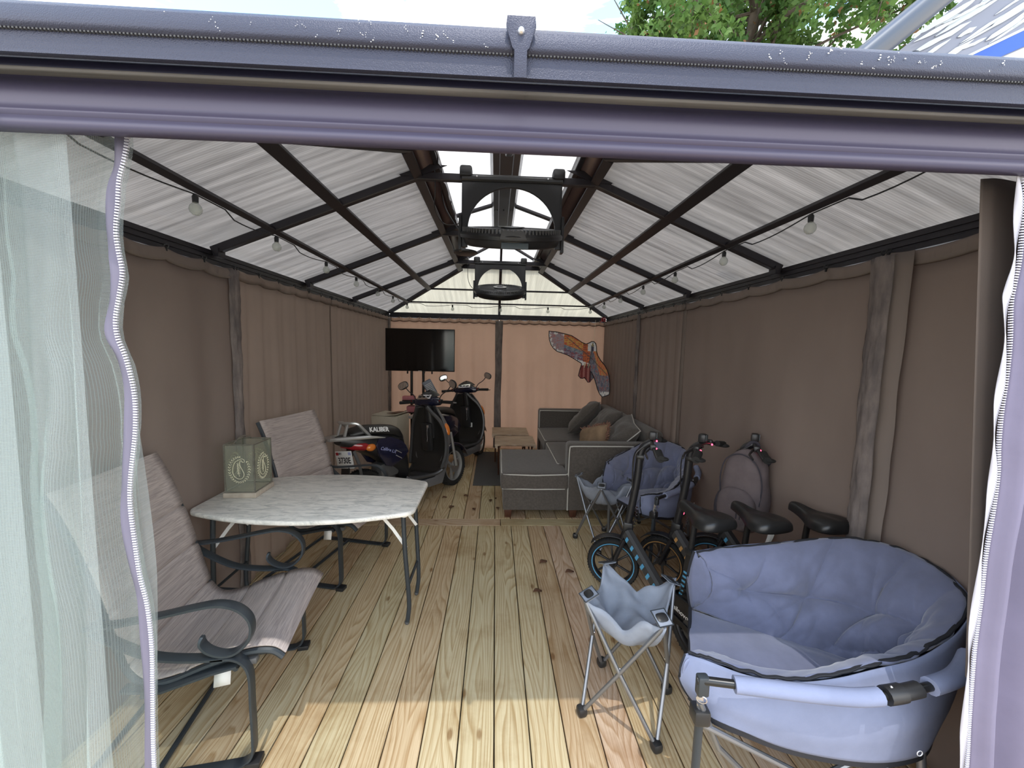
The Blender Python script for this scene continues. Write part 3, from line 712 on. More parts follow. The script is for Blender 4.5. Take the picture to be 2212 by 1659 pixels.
# netting at the left of the opening
YN = .93
zipL = spline([(-0.805, YN, 2.02), (-0.805, YN, 1.987), (-0.814, YN, 1.946), (-0.826, YN, 1.907), (-0.832, YN, 1.858), (-0.84, YN, 1.799), (-0.837, YN, 1.754), (-0.832, YN, 1.709), (-0.842, YN, 1.658), (-0.853, YN, 1.607), (-0.851, YN, 1.565), (-0.836, YN, 1.519), (-0.823, YN, 1.44), (-0.826, YN, 1.354), (-0.843, YN, 1.244), (-0.848, YN, 1.177), (-0.844, YN, 1.098), (-0.837, YN, 1.006), (-0.824, YN, 0.925), (-0.82, YN, 0.818), (-0.825, YN, 0.696), (-0.832, YN, 0.522), (-0.835, YN, 0.25), (-0.83, YN, 0.01)], 6)
def net_layer(x0, x1, yk, amp, waves, seed, follow=True, ztop=2.02, conv=0):
    rows = []; nu, nv = 150, 70; rr = random.Random(seed); ph = rr.uniform(0, 6)
    for i in range(nu + 1):
        t = i / nu; row = []
        for j in range(nv + 1):
            v = j / nv; z = lerp(ztop, .01, v)
            xe = x1
            if follow:
                k = min(range(0, len(zipL), 2), key=lambda q: abs(zipL[q].z - z)); xe = zipL[k].x - .012
            spread = lerp(conv, 0, min(1, v * 3))
            xx = lerp(x0, xe, t)
            fold = amp * (math.sin(waves * 2 * PI * t + ph + .8 * noise.noise(Vector((t * 3, v * 1.5, seed))) * 2) + .45 * math.sin(waves * 4.6 * PI * t + v * 2 + ph)) * (.4 + .6 * min(1, v * 3))
            fold += amp * .9 * noise.noise(Vector((t * 9, v * 3.2, seed + 3)))
            y = yk + fold; x = xx + .5 * amp * math.cos(waves * 2 * PI * t + ph)
            row.append(Vector((x if t < .97 else lerp(x, xe, (t - .97) / .03), y if t < .95 else lerp(y, yk, (t - .95) / .05), z)))
        rows.append(row)
    return rows
def net_obj(name, rows, parent=None):
    b = B(); b.grid(rows)
    uvl = b.bm.loops.layers.uv.new('UVMap')
    W0 = len(rows) - 1; H0 = len(rows[0]) - 1
    b.bm.verts.index_update()
    for f in b.bm.faces:
        for lp in f.loops:
            i, j = divmod(lp.vert.index, H0 + 1); lp[uvl].uv = (i / W0 * .9, j / H0 * 2.0)
    return obj(name, b, 'insect_netting', parent, sharp=180)
net = net_obj('insect_net', net_layer(-1.62, -.8, YN + .03, .042, 3.6, 31))
tag(net, 'pale green mesh insect netting gathered at the left of the opening', 'netting')
net_obj('net_fold', net_layer(-1.5, -.90, YN - .030, .034, 2.1, 33, follow=False, conv=-.05), net)
net_obj('net_fold', net_layer(-1.32, -1.0, YN - .075, .022, 1.2, 35, follow=False, conv=.08), net)
rows_ = [[Vector((lerp(-.870, -.832 - .028 * (abs(z - 1.0) / .42) ** 1.5 if abs(z - 1.0) < .42 else -.865, i / 8), YN + .035 + .006 * math.sin(i), z)) for z in [lerp(1.40, .60, k / 30) for k in range(31)]] for i in range(9)]
net_obj('net_fold', rows_, net)
def zipper(path, side, parent, tape_w, mt, ms, flip=1):
    b = B(); rows = []
    for k, p in enumerate(path):
        rows.append([p + Vector((side * -tape_w * u, .004 * math.sin(k * .35 + u * 3), 0)) for u in (0, .3, .65, 1)])
    b.grid(rows); t = obj('zipper_tape', b, mt, parent, solid=.0015, sharp=180)
    b = B(); acc = 0; step = .0062
    for a, c in zip(path[:-1], path[1:]):
        d = (c - a); L = d.length; d.normalize()
        while acc < L:
            p = a + d * acc; ang = math.atan2(d.x, -d.z)
            b.box(p + Vector((side * .003, -.003, 0)), (.009, .004, .0032), rot=Matrix.Rotation(ang, 4, 'Y').inverted()); acc += step
        acc -= L
    obj('zipper_teeth', b, ms, t)
    return t
zipper(zipL, 1, net, .022, 'zip_tape', 'zip_white')
# curtain bunched at the right of the opening
zipR = spline([(1.206, .90, 2.02), (1.206, .90, 1.987), (1.216, .90, 1.933), (1.222, .90, 1.86), (1.225, .90, 1.797), (1.22, .90, 1.732), (1.219, .90, 1.689), (1.229, .90, 1.601), (1.232, .90, 1.512), (1.231, .90, 1.433), (1.235, .90, 1.352), (1.243, .90, 1.282), (1.244, .90, 1.187), (1.24, .90, 1.066), (1.243, .90, 0.955), (1.243, .90, 0.842), (1.247, .90, 0.752), (1.256, .90, 0.608), (1.265, .90, 0.501), (1.28, .90, 0.25), (1.29, .90, 0.01)], 6)
def rcurt(x0f, x1, yk, amp, waves, seed, m, nm, parent=None, nu=90):
    rows = []
    for i in range(nu + 1):
        t = i / nu; row = []
        for j in range(61):
            v = j / 60; z = lerp(2.02, .01, v); x0 = x0f(z)
            fo = amp * math.sin(waves * 2 * PI * t + seed) + amp * .8 * noise.noise(Vector((t * 5, v * 2.4, seed)))
            if t < .05: fo *= t / .05
            row.append(Vector((lerp(x0, x1, t), yk + fo, z)))
        rows.append(row)
    b = B(); b.grid(rows); return obj(nm, b, m, parent, solid=.002, sharp=180)
def zx(z):
    k = min(range(len(zipR)), key=lambda q: abs(zipR[q].z - z)); return zipR[k].x
rc = rcurt(lambda z: zx(z) + .010, 1.80, .90, .030, 4.5, 41.0, 'curtain_sunlit_haze', 'curtain')
tag(rc, 'brown curtain, sunlight and mauve haze in its colour, with a long white zipper gathered at the right of the opening', 'curtain')
rcurt(lambda z: 1.233 + (2.04 - z) * .1, 1.78, 1.0, .010, 1.5, 43.0, 'curtain', 'inner_layer', rc)
zipper(zipR, 1, rc, .012, 'zip_white', 'zip_white')
# ------------------------------------------------------------------ sling chairs
def sling_chair(label, loc, rz):
    t = thing('sling_chair', label, 'chair', loc, rz, 'beige sling chairs at the folding table')
    HWd = .262
    path = spline([(.10, 0, .395), (.06, 0, .425), (-.02, 0, .428), (-.14, 0, .398), (-.27, 0, .355), (-.345, 0, .355), (-.392, 0, .40), (-.425, 0, .50), (-.46, 0, .64), (-.50, 0, .79), (-.555, 0, .95), (-.60, 0, 1.05)], 22)
    N = len(path); L = [0]
    for a, c in zip(path[:-1], path[1:]): L.append(L[-1] + (c - a).length)
    def nrm(i):
        d = path[min(i + 1, N - 1)] - path[max(i - 1, 0)]; return Vector((-d.z, 0, d.x)).normalized() * -1
    seams = [.17, .34, .56, .76, .95]
    def cloth(i0, i1, off, nm):
        rows = []
        for i in range(i0, i1):
            n = nrm(i); s = min(abs(L[i] - q) for q in seams); pf = .014 * (1 - math.exp(-s / .007))
            rows.append([path[i] + Vector((0, HWd * (k / 12 * 2 - 1), 0)) + n * (pf - .012 * (1 - (k / 6 - 1) ** 2)) for k in range(13)])
        bb = B(); bb.grid(rows); return obj(nm, bb, 'sling', t, solid=.006, sharp=50)
    m = 110
    # finer path for crisp seams
    global_path = path
    cloth(0, m, 0, 'seat_sling'); cloth(m - 1, N, 0, 'back_sling')
    for s in (-1, 1):
        b = B(); b.tube([p + Vector((0, s * HWd, -.004)) for p in path], .012, 8); obj('side_rail', b, 'chair_metal', t)
        y = s * .290
        # arm with scroll
        a = [(-.47, y, .615), (-.36, y, .605), (-.24, y, .617), (-.15, y, .630)]
        sc = spline([(-.49, y, .60), (-.40, y, .602), (-.28, y, .617), (-.16, y, .636), (-.09, y, .640), (-.03, y, .618), (.008, y, .568), (.005, y, .505), (-.035, y, .460), (-.08, y, .450), (-.125, y, .468), (-.150, y, .498), (-.148, y, .525)], 7)
        k = [1] * (len(sc) - 6) + [.95, .9, .8, .65, .5, .35]
        b = B(); w, h = .040, .011; sec = [(-w/2, -h/2), (w/2, -h/2), (w/2, h/2), (-w/2, h/2)]
        def bar_y(b, pts, scale=None):
            P = [Vector(p) for p in pts]; rows = []
            for i, p in enumerate(P):
                d = (P[min(i + 1, len(P) - 1)] - P[max(i - 1, 0)]).normalized(); n = Vector((-d.z, 0, d.x)); q = scale[i] if scale else 1
                rows.append([p + Vector((0, v * q, 0)) + n * u for v, u in ((-w/2, -h*.35), (-w/2 + .004, -h/2), (w/2 - .004, -h/2), (w/2, -h*.35), (w/2, h*.35), (w/2 - .004, h/2), (-w/2 + .004, h/2), (-w/2, h*.35))])
            g = b.grid(rows, closed_v=True); b._f(list(reversed(g[0]))); b._f(g[-1])
        bar_y(b, sc, k); obj('armrest', b, 'chair_metal', t)
        b = B(); bar_y(b, spline([(-.47, y, .585), (-.40, y, .53), (-.30, y, .472), (-.18, y, .446), (-.08, y, .440)], 7)); obj('arm_brace', b, 'chair_metal', t)
        b = B(); bar_y(b, spline([(-.12, y, .438), (-.06, y, .436), (-.02, y, .412), (.0, y, .36), (.002, y, .24), (.004, y, .12), (.0, y, .05), (-.03, y, .016), (-.08, y, .010), (-.30, y, .010), (-.56, y, .010)], 6)); obj('leg', b, 'chair_metal', t)
        b = B(); b.box((.002, y, .012), (.05, .05, .022), bev=.004); obj('foot_cap', b, 'black_plastic', t)
        b = B(); bar_y(b, [(-.40, y * .98, .36), (-.28, y * .98, .34), (-.12, y * .98, .385), (-.04, y * .98, .40)]); obj('seat_rail', b, 'chair_metal', t)
    for x, z in ((-.32, .012), (-.55, .012), (-.34, .325), (-.05, .385)):
        b = B(); b.tube([(x, -.29, z), (x, 0, z), (x, .29, z)], .010, 8); obj('crossbar', b, 'chair_metal', t)
    b = B(); b.tube([(-.47, -.29, .60), (-.47, 0, .60), (-.47, .29, .60)], .010, 8); obj('crossbar', b, 'chair_metal', t)
    b = B(); b.grid([[V(-.13 + u * .055, -.262 - .012 * v, .372 - v * .062 + .006 * u) for v in (0, .5, 1)] for u in (0, 1)]); obj('white_tag', b, 'white_plastic', t, solid=.001)
    b = B(); b.box((-.01, -.262, .395), (.05, .03, .022), bev=.004); b.box((-.01, .262, .395), (.05, .03, .022), bev=.004); obj('rail_end', b, 'grey_plastic', t)
    return t
def label_of(*a): return a
ch = sling_chair('beige sling chair with scroll arms nearest the opening, left of the white table end', (-.915, 1.66, .0), math.radians(9))
dup(ch, (-.895, 2.72, 0), math.radians(-13), 'beige sling chair with scroll arms behind the white folding table')

# ------------------------------------------------------------------ folding table and lantern
t = thing('folding_table', 'white marble-look folding table with bowed sides and dark tube legs', 'table', (-.985, 2.245, 0), 0)
def tabletop():
    pts = []
    half = []
    for k in range(0, 25):
        x = -.575 + 1.15 * k / 24; half.append((x, .235 + .125 * (1 - (x / .575) ** 2)))
    out = half + [(x, -y) for x, y in reversed(half)]
    # round the four corners
    res = []; n = len(out); r = .05
    for i, p in enumerate(out):
        if abs(abs(p[0]) - .575) < 1e-6:
            a = Vector(out[i - 1]); c = Vector(out[(i + 1) % n]); q = Vector(p)
            s0 = q + (a - q).normalized() * min(r, (a - q).length * .9); s1 = q + (c - q).normalized() * min(r, (c - q).length * .9)
            for k in range(7):
                u = k / 6; res.append(tuple((s0 * (1 - u) ** 2 + q * 2 * u * (1 - u) + s1 * u * u)[:2]))
        else: res.append(p)
    return res
b = B(); b.prism(tabletop(), .026, Matrix.Translation((0, 0, .690)), bev=.009); obj('tabletop', b, 'marble_laminate', t, sharp=60)
for s in (-1, 1):
    x = s * .50
    for q in (-1, 1):
        b = B(); b.tube(spline([(x, q * .155, .675), (x + s * .01, q * .155, .45), (x + s * .028, q * .138, .15), (x + s * .022, q * .134, .05), (x + s * .016, q * .133, .012)], 5), .0125, 10); lg = obj('leg', b, 'chair_metal', t)
        b = B(); b.sphere((x + s * .016, q * .133, .014), .014, 10); obj('foot_cap', b, 'grey_plastic', lg)
    b = B(); b.tube([(x + s * .02, -.15, .22), (x + s * .02, .15, .22)], .008, 8); obj('leg_stretcher', b, 'chair_metal', t)
    b = B(); b.tube([(x, -.17, .672), (x, .17, .672)], .010, 8); obj('leg_hinge', b, 'chair_metal', t)
    for q in (-1, 1):
        b = B(); b.bar([(x - s * .15, q * .135, .668), (x - s * .06, q * .135, .56), (x + s * .014, q * .14, .455)], .018, .003, up=(0, 1, 0)); st = obj('strut', b, 'white_plastic', t, 'white folding strut')
    b = B(); b.lathe([(0, .004), (.018, .004), (.022, 0)], M=frame((x + s * .02, -.22, .683), (1, 0, 0), (0, 0, 1)), n=14); obj('hinge_cover', b, 'white_plastic', t)

t = thing('lantern', 'glass lantern with etched paisley panes on a pale wooden base on the folding table', 'lantern', (-1.405, 2.275, .703), math.radians(2))
lw, ld, lh = .155, .175, .27
b = B(); b.box((0, 0, .014), (lw + .02, ld + .02, .028), bev=.003); obj('base', b, 'lantern_base', t)
for sx in (-1, 1):
    for sy in (-1, 1):
        b = B(); b.box((sx * lw / 2, sy * ld / 2, .028 + lh / 2), (.007, .007, lh)); obj('frame_post', b, 'lantern_metal', t)
for z in (.031, .028 + lh):
    b = B(); b.bar([(-lw/2, -ld/2, z), (lw/2, -ld/2, z), (lw/2, ld/2, z), (-lw/2, ld/2, z)], .007, .007, closed=True); obj('frame_rim', b, 'lantern_metal', t)
b = B(); b.tube(spline([(-.03, -ld/2, .30), (-.03, -.03, .325), (-.03, .03, .325), (-.03, ld/2, .30)], 5), .003, 6); obj('carry_handle', b, 'lantern_metal', t)
def paisley(b, M):
    def pl(pts, r=.0011): b.tube([M @ Vector((x, y, 0)) for x, y in pts], r, 5)
    o = spline([(-.010, .045, 0), (.012, .055, 0), (.026, .050, 0), (.028, .038, 0), (.018, .036, 0), (.012, .045, 0), (.004, .038, 0), (.004, .018, 0), (.018, -.012, 0), (.024, -.035, 0), (.012, -.056, 0), (-.012, -.056, 0), (-.032, -.035, 0), (-.034, -.002, 0), (-.025, .030, 0), (-.010, .045, 0)], 5)
    pl([(p.x, p.y) for p in o], .0014)
    pl([(.0, -.045), (-.005, -.02), (-.008, .025)])
    for k in range(7):
        y = -.03 + k * .009
        for s in (-1, 1): pl([(-.004, y), (-.004 + s * .009, y + .006)])
    for k in range(30):
        a = 2 * PI * k / 30 + .3; r = 1.0
        if .9 < a % (2 * PI) < 1.5: continue
        x, y = .052 * math.cos(a), -.006 + .072 * math.sin(a)
        pl([(x, y), (x * .86 + .008 * math.sin(a), y * .93 - .008 * math.cos(a))], .0013); pl([(x, y), (x * 1.14 + .008 * math.sin(a), y * 1.06 - .008 * math.cos(a))], .0013)
for nm, o_, xd, w in (('pane', (0, -ld/2, .165), (1, 0, 0), lw), ('pane', (lw/2, 0, .165), (0, 1, 0), ld), ('pane', (0, ld/2, .165), (-1, 0, 0), lw), ('pane', (-lw/2, 0, .165), (0, -1, 0), ld)):
    M = frame(o_, xd, (0, 0, 1)); b = B(); b.box((0, 0, 0), (w - .006, lh - .006, .002)); b.bm.transform(M); pn = obj(nm, b, 'lantern_glass', t)
    b = B(); paisley(b, M @ Matrix.Translation((0, .0, .002))); obj('etching', b, 'etch_gold', pn)

# ------------------------------------------------------------------ ceiling fans
def fan(label, loc, front_vents=True):
    t = thing('ceiling_fan', label, 'fan', loc, 0, 'black box fans hung from the ridge ties')
    def arch():
        w, h = .285, .30; P = [(-w, 0), (-w, -.40), (-w + .035, -.40), (-w + .035, -.30)]
        for k in range(1, 24):
            a = PI - PI * k / 24; P.append((.25 * math.cos(a), -.30 + .235 * math.sin(a)))
        P += [(w - .035, -.30), (w - .035, -.40), (w, -.40), (w, 0)]
        return P
    b = B(); b.prism(arch(), .022, frame((0, 0, -.01), (1, 0, 0), (0, 0, 1)), bev=.003); br = obj('bracket', b, 'black_plastic', t, sharp=50)
    b = B(); b.bar([(-.285, -.0, -.035), (0, 0, -.035), (.285, -.0, -.035)], .05, .03); obj('bracket_rail', b, 'black_plastic', t)
    for s in (-1, 1):
        b = B(); b.box((s * .262, 0, .0), (.07, .075, .06), bev=.014); c = obj('clamp', b, 'black_plastic', t)
        b = B(); b.sphere((s * .20, -.028, -.03), .0055, 8); obj('bolt', b, 'bolt_metal', c)
        b = B(); b.box((s * .292, 0, -.33), (.016, .05, .20), bev=.003); obj('side_arm', b, 'black_plastic', t)
    # drum, tilted a little
    T = Matrix.Translation((0, 0, -.355)) @ Matrix.Rotation(math.radians(18), 4, 'X')
    b = B(); b.lathe([(0, -.040), (.05, -.042), (.25, -.040), (.265, -.030), (.275, .0), (.290, .004), (.292, .022), (.285, .030), (.262, .052), (.235, .058), (.23, .050), (.23, -.01), (.0, -.01)], M=T, n=56); dr = obj('drum', b, 'black_plastic', t, sharp=40)
    b = B()
    for k in range(84):
        a = 2 * PI * k / 84; b.box(T @ Vector((.263 * math.cos(a), .263 * math.sin(a), .045)), (.034, .006, .022), rot=T.to_3x3().to_4x4() @ Matrix.Rotation(a, 4, 'Z'))
    obj('vent_fins', b, 'grey_plastic', dr)
    b = B()
    for k in range(5):
        a = 2 * PI * k / 5; b.box(T @ Vector((.13 * math.cos(a), .13 * math.sin(a), .02)), (.19, .08, .004), rot=T.to_3x3().to_4x4() @ Matrix.Rotation(a, 4, 'Z') @ Matrix.Rotation(.4, 4, 'X'))
    obj('blades', b, 'black_plastic', dr)
    b = B(); b.lathe([(.06, .046), (.12, .050), (.232, .050), (.232, .044), (.06, .040)], M=T, n=48); obj('top_grille', b, 'black_plastic', dr)
    b = B()
    for k in range(60):
        a = 2 * PI * k / 60; b.box(T @ Vector((.15 * math.cos(a), .15 * math.sin(a), .052)), (.15, .004, .006), rot=T.to_3x3().to_4x4() @ Matrix.Rotation(a, 4, 'Z'))
    obj('grille_ribs', b, 'grey_plastic', dr)
    b = B(); b.lathe([(0, .062), (.06, .060), (.07, .05), (.07, .0)], M=T, n=24); hb = obj('hub', b, 'grey_plastic', dr)
    b = B(); b.lathe([(.04, .063), (.04, .066), (.075, .066), (.075, .063)], M=T, n=24); obj('hub_ring', b, 'silver_paint', hb)
    if front_vents:
        b = B(); b.prism([(-.055, .03), (.055, .03), (.07, -.015), (-.07, -.015)], .02, frame(T @ Vector((0, -.278, .022)), (1, 0, 0), (0, 0, 1)), bev=.003); obj('control_panel', b, 'grey_plastic', dr)
        b = B(); b.box(T @ Vector((.01, -.277, -.02)), (.14, .004, .03), bev=.003); obj('label_plate', b, 'green_label', dr, 'scuffed glossy patch')
    return t
f1 = fan('large near black ceiling fan hanging from the first ridge tie', (XC + .03, 2.325, 2.545))
dup(f1, (XC - .01, 4.525, 2.545), 0, 'far black ceiling fan hanging in front of the back roof slope', skip=('control_panel', 'label_plate'))
t = thing('clip_fan', 'small flat black disc fan hanging left of the near ceiling fan', 'fan', (-.205, 2.62, 2.175))
b = B(); b.lathe([(0, -.012), (.05, -.014), (.075, -.006), (.078, .004), (.05, .012), (0, .014)], n=24); obj('disc', b, 'black_plastic', t)
b = B(); b.tube(spline([(0, 0, .01), (-.03, .05, .12), (-.14, .1, .30), (-.17, .1, .42)], 5), .004, 6); obj('stalk', b, 'black_plastic', t)
# wires by the fans
b = B(); b.tube(spline([(XC - .41, 2.33, 2.57), (XC - .41, 2.36, 2.46), (XC - .42, 2.42, 2.37), (XC - .385, 2.55, 2.33), (XC - .30, 2.46, 2.30), (XC - .245, 2.36, 2.30)], 8), .003, 6); tag(obj('power_cord', b, 'black_plastic'), 'thin black cord drooping left of the near ceiling fan', 'cord')
b = B(); b.tube(spline([(XC - .37, 4.50, 2.50), (XC - .37, 4.46, 2.36), (XC - .35, 4.45, 2.27), (XC - .31, 4.46, 2.22), (XC - .28, 4.47, 2.22)], 8), .003, 6); tag(obj('power_cord', b, 'black_plastic'), 'thin black cord hanging left of the far ceiling fan', 'cord')
rr = random.Random(5); pts = []
for k in range(60):
    y = lerp(2.1, 4.9, k / 59); pts.append((XC - .375 + rr.uniform(-.006, .006), y, 2.555 + rr.uniform(-.008, .006)))
b = B(); b.tube(pts, .004, 5); tag(obj('cable_bundle', b, 'black_plastic'), 'wavy black cable tied along the left edge of the roof opening', 'cable')

# ------------------------------------------------------------------ string lights
t = thing('string_light', 'string of clear globe bulbs on black cord around the lower roof bars', 'string light', (0, 0, 0))
def zp(dx): return ZE + (HW - dx) * SL
BL = [(-1.25, 1.742), (-1.25, 2.349), (-1.25, 3.008), (-1.25, 3.635), (-1.25, 4.277), (-1.25, 4.9), (-1.24, 5.62)]
BR = [(1.35, 1.10), (1.35, 1.699), (1.35, 2.347), (1.35, 2.986), (1.35, 3.633), (1.35, 4.292), (1.35, 4.935), (1.34, 5.62)]
BB = [(-.621, 5.72), (.064, 5.72), (.748, 5.72)]
ZB = 2.145
bulb0 = None
def put_bulb(x, y, z=ZB):
    global bulb0
    if bulb0 is None:
        b = B(); b.lathe([(0, -.062), (.012, -.060), (.021, -.050), (.024, -.038), (.021, -.025), (.012, -.014), (.009, -.010)], n=20); gl = obj('bulb', b, 'bulb_glass', t)
        b = B(); rr = random.Random(2)
        b.lathe([(.008, -.012), (.011, -.010), (.012, .012), (.008, .020), (.0, .022)], n=14); sk = obj('socket', b, 'black_plastic', gl)
        bulb0 = (gl, sk); gl.location = (x, y, z); return
    g = bulb0[0].copy(); C.objects.link(g); g.parent = t; g.location = (x, y, z)
    s = bulb0[1].copy(); C.objects.link(s); s.parent = g
for x, y in BL + BR + BB: put_bulb(x, y)
def swag(P, zt=2.168):
    out = []
    for (a, c) in zip(P[:-1], P[1:]):
        for k in range(10):
            u = k / 10; out.append((lerp(a[0], c[0], u), lerp(a[1], c[1], u), zt - (.030 * math.sin(PI * u) if u > .3 else .0)))
    out.append((P[-1][0], P[-1][1], zt)); return out
b = B(); b.tube(swag([(-1.25, .98)] + BL + BB + BR[::-1] + [(1.35, .9)]), .0032, 6); obj('cord', b, 'black_plastic', t)

# ------------------------------------------------------------------ television, stand and things beside it
t = thing('television', 'large flat black television in the left back corner', 'television', (-1.072, 5.70, 1.515), math.radians(-1.5))
b = B(); b.box((0, 0, 0), (.985, .035, .605), bev=.006); obj('case', b, 'tv_case', t)
b = B(); b.box((0, -.0185, .004), (.968, .002, .584)); obj('screen', b, 'tv_screen', t)
for x in (-.18, .17):
    b = B(); b.box((x, -.005, -.315), (.022, .012, .05), bev=.003); obj('mount_hook', b, 'tv_case', t)
b = B(); b.box((0, -.02, -.296), (.05, .006, .008)); obj('logo_bar', b, 'silver_paint', t)
t = thing('television_stand', 'black two-pole floor stand under the television', 'stand', (-1.13, 5.80, 0))
for x in (-.085, .085):
    b = B(); b.tube([(x, 0, .05), (x, 0, .9), (x, 0, 1.55)], .019, 12); obj('pole', b, 'black_paint', t)
b = B(); b.box((0, -.05, .03), (.62, .10, .04), bev=.008); b.box((-.27, -.12, .03), (.06, .46, .04), bev=.008); b.box((.27, -.12, .03), (.06, .46, .04), bev=.008); obj('base', b, 'black_paint', t)
b = B(); b.box((0.03, -.14, .80), (.40, .20, .012), bev=.003); obj('shelf', b, 'black_paint', t)
b = B(); b.box((0.03, -.14, .625), (.40, .20, .012), bev=.003); obj('shelf', b, 'black_paint', t)
b = B(); b.box((0, 0, 0), (.17, .12, .05), bev=.004); o = obj('pink_box', b, 'pink_card', loc=(-1.22, 5.65, .832)); tag(o, 'small pink box on the stand shelf left of the scooter handlebar cover', 'box')
b = B(); b.box((0, 0, 0), (.30, .15, .085), bev=.004); o = obj('pink_box', b, 'pink_card', loc=(-1.09, 5.65, .675)); tag(o, 'wider pink box on the lower stand shelf behind the blue scooter', 'box')
t = thing('portable_radio', 'pale green-grey louvred radio on the stand shelf above the pink boxes', 'radio', (-.925, 5.62, .875), math.radians(18))
b = B(); b.box((0, 0, .11), (.13, .09, .22), rot=Matrix.Rotation(math.radians(-28), 4, 'Y'), bev=.008); bd = obj('case', b, 'camp_table', t)
b = B()
for k in range(8): b.box(Matrix.Rotation(math.radians(-28), 4, 'Y') @ Vector((0, -.048, .02 + k * .022)) + Vector((.05, 0, .01)), (.10, .004, .008), rot=Matrix.Rotation(math.radians(-28), 4, 'Y'))
obj('louvres', b, 'white_plastic', bd)
b = B(); b.tube([(-.10, 0, .19), (-.08, .02, .28), (-.05, .03, .36)], .003, 6); obj('antenna', b, 'black_plastic', t)

t = thing('cardboard_box', 'cream cardboard carton with open flaps behind the scooter seat', 'box', (-1.36, 5.18, 0), math.radians(-14))
b = B(); b.box((0, 0, .335), (.36, .34, .67), bev=.004); obj('body', b, 'carton', t)
for s, a in ((-1, 10), (1, 24)):
    b = B(); b.box((s * .085, 0, 0), (.17, .34, .004)); b.bm.transform(Matrix.Translation((s * .0, 0, .674)) @ Matrix.Rotation(math.radians(-s * a * .3), 4, 'Y')); obj('flap', b, 'carton', t)
b = B(); b.prism([(-.02, -.10), (.10, -.08), (.13, .09), (.05, .10)], .004, Matrix.Translation((.02, 0, .700)), bev=0); obj('torn_flap', b, 'dark_wood', t, 'dark torn gap in the lid')
# ------------------------------------------------------------------ scooters
def wheel(parent, c, r, w, name='wheel', spokes=3, rim='silver_paint', steer=0, tread=True):
    """wheel in the local xz plane"""
    M = Matrix.Translation(c) @ Matrix.Rotation(steer, 4, 'Z') @ Matrix.Rotation(PI / 2, 4, 'X')
    k = r - w * .62
    b = B(); b.lathe([(k, -w * .36), (k + w * .12, -w * .46), (r - w * .22, -w * .5), (r - w * .05, -w * .30), (r, 0), (r - w * .05, w * .30), (r - w * .22, w * .5), (k + w * .12, w * .46), (k, w * .36)], M=M, n=48); ty = obj(name, b, 'dark_rubber', parent)
    if tread:
        b = B()
        for q in range(54):
            a = 2 * PI * q / 54
            for s in (-1, 1): b.box(M @ Vector(((r - w * .09) * math.cos(a), (r - w * .09) * math.sin(a), s * w * .33)), (w * .12, w * .05, w * .26), rot=M.to_3x3().to_4x4() @ Matrix.Rotation(a + s * .0, 4, 'Z'))
        obj('tread', b, 'dark_rubber', ty)
    b = B(); b.lathe([(k + .002, -w * .38), (k - .010, -w * .36), (k - .016, -w * .2), (k - .018, 0), (k - .016, w * .2), (k - .010, w * .36), (k + .002, w * .38)], M=M, n=40); b.lathe([(0, -w * .30), (.028, -w * .30), (.032, 0), (.028, w * .30), (0, w * .30)], M=M, n=18)
    for q in range(spokes):
        a = 2 * PI * q / spokes + .4; L = k - .03
        b.box(M @ Vector(((.02 + L / 2) * math.cos(a), (.02 + L / 2) * math.sin(a), 0)), (L, .026 if spokes < 5 else .012, w * .3), rot=M.to_3x3().to_4x4() @ Matrix.Rotation(a, 4, 'Z'), bev=.004)
    obj('rim', b, rim, ty); return ty, M
def loft(secs, m, nm, parent, label=None, sharp=45, cap=True, n=20, p=.7):
    """secs: (x, z centre, half width y, half height z) superellipse rings along x"""
    b = B(); rows = []
    for x, z, hy, hz in secs:
        row = []
        for k in range(n):
            a = 2 * PI * k / n; cc, ss = math.cos(a), math.sin(a)
            row.append(Vector((x, hy * math.copysign(abs(cc) ** p, cc), z + hz * math.copysign(abs(ss) ** p, ss))))
        rows.append(row)
    g = b.grid(rows, closed_v=True)
    if cap: b._f(list(reversed(g[0]))); b._f(g[-1])
    return obj(nm, b, m, parent, label, sharp=sharp)
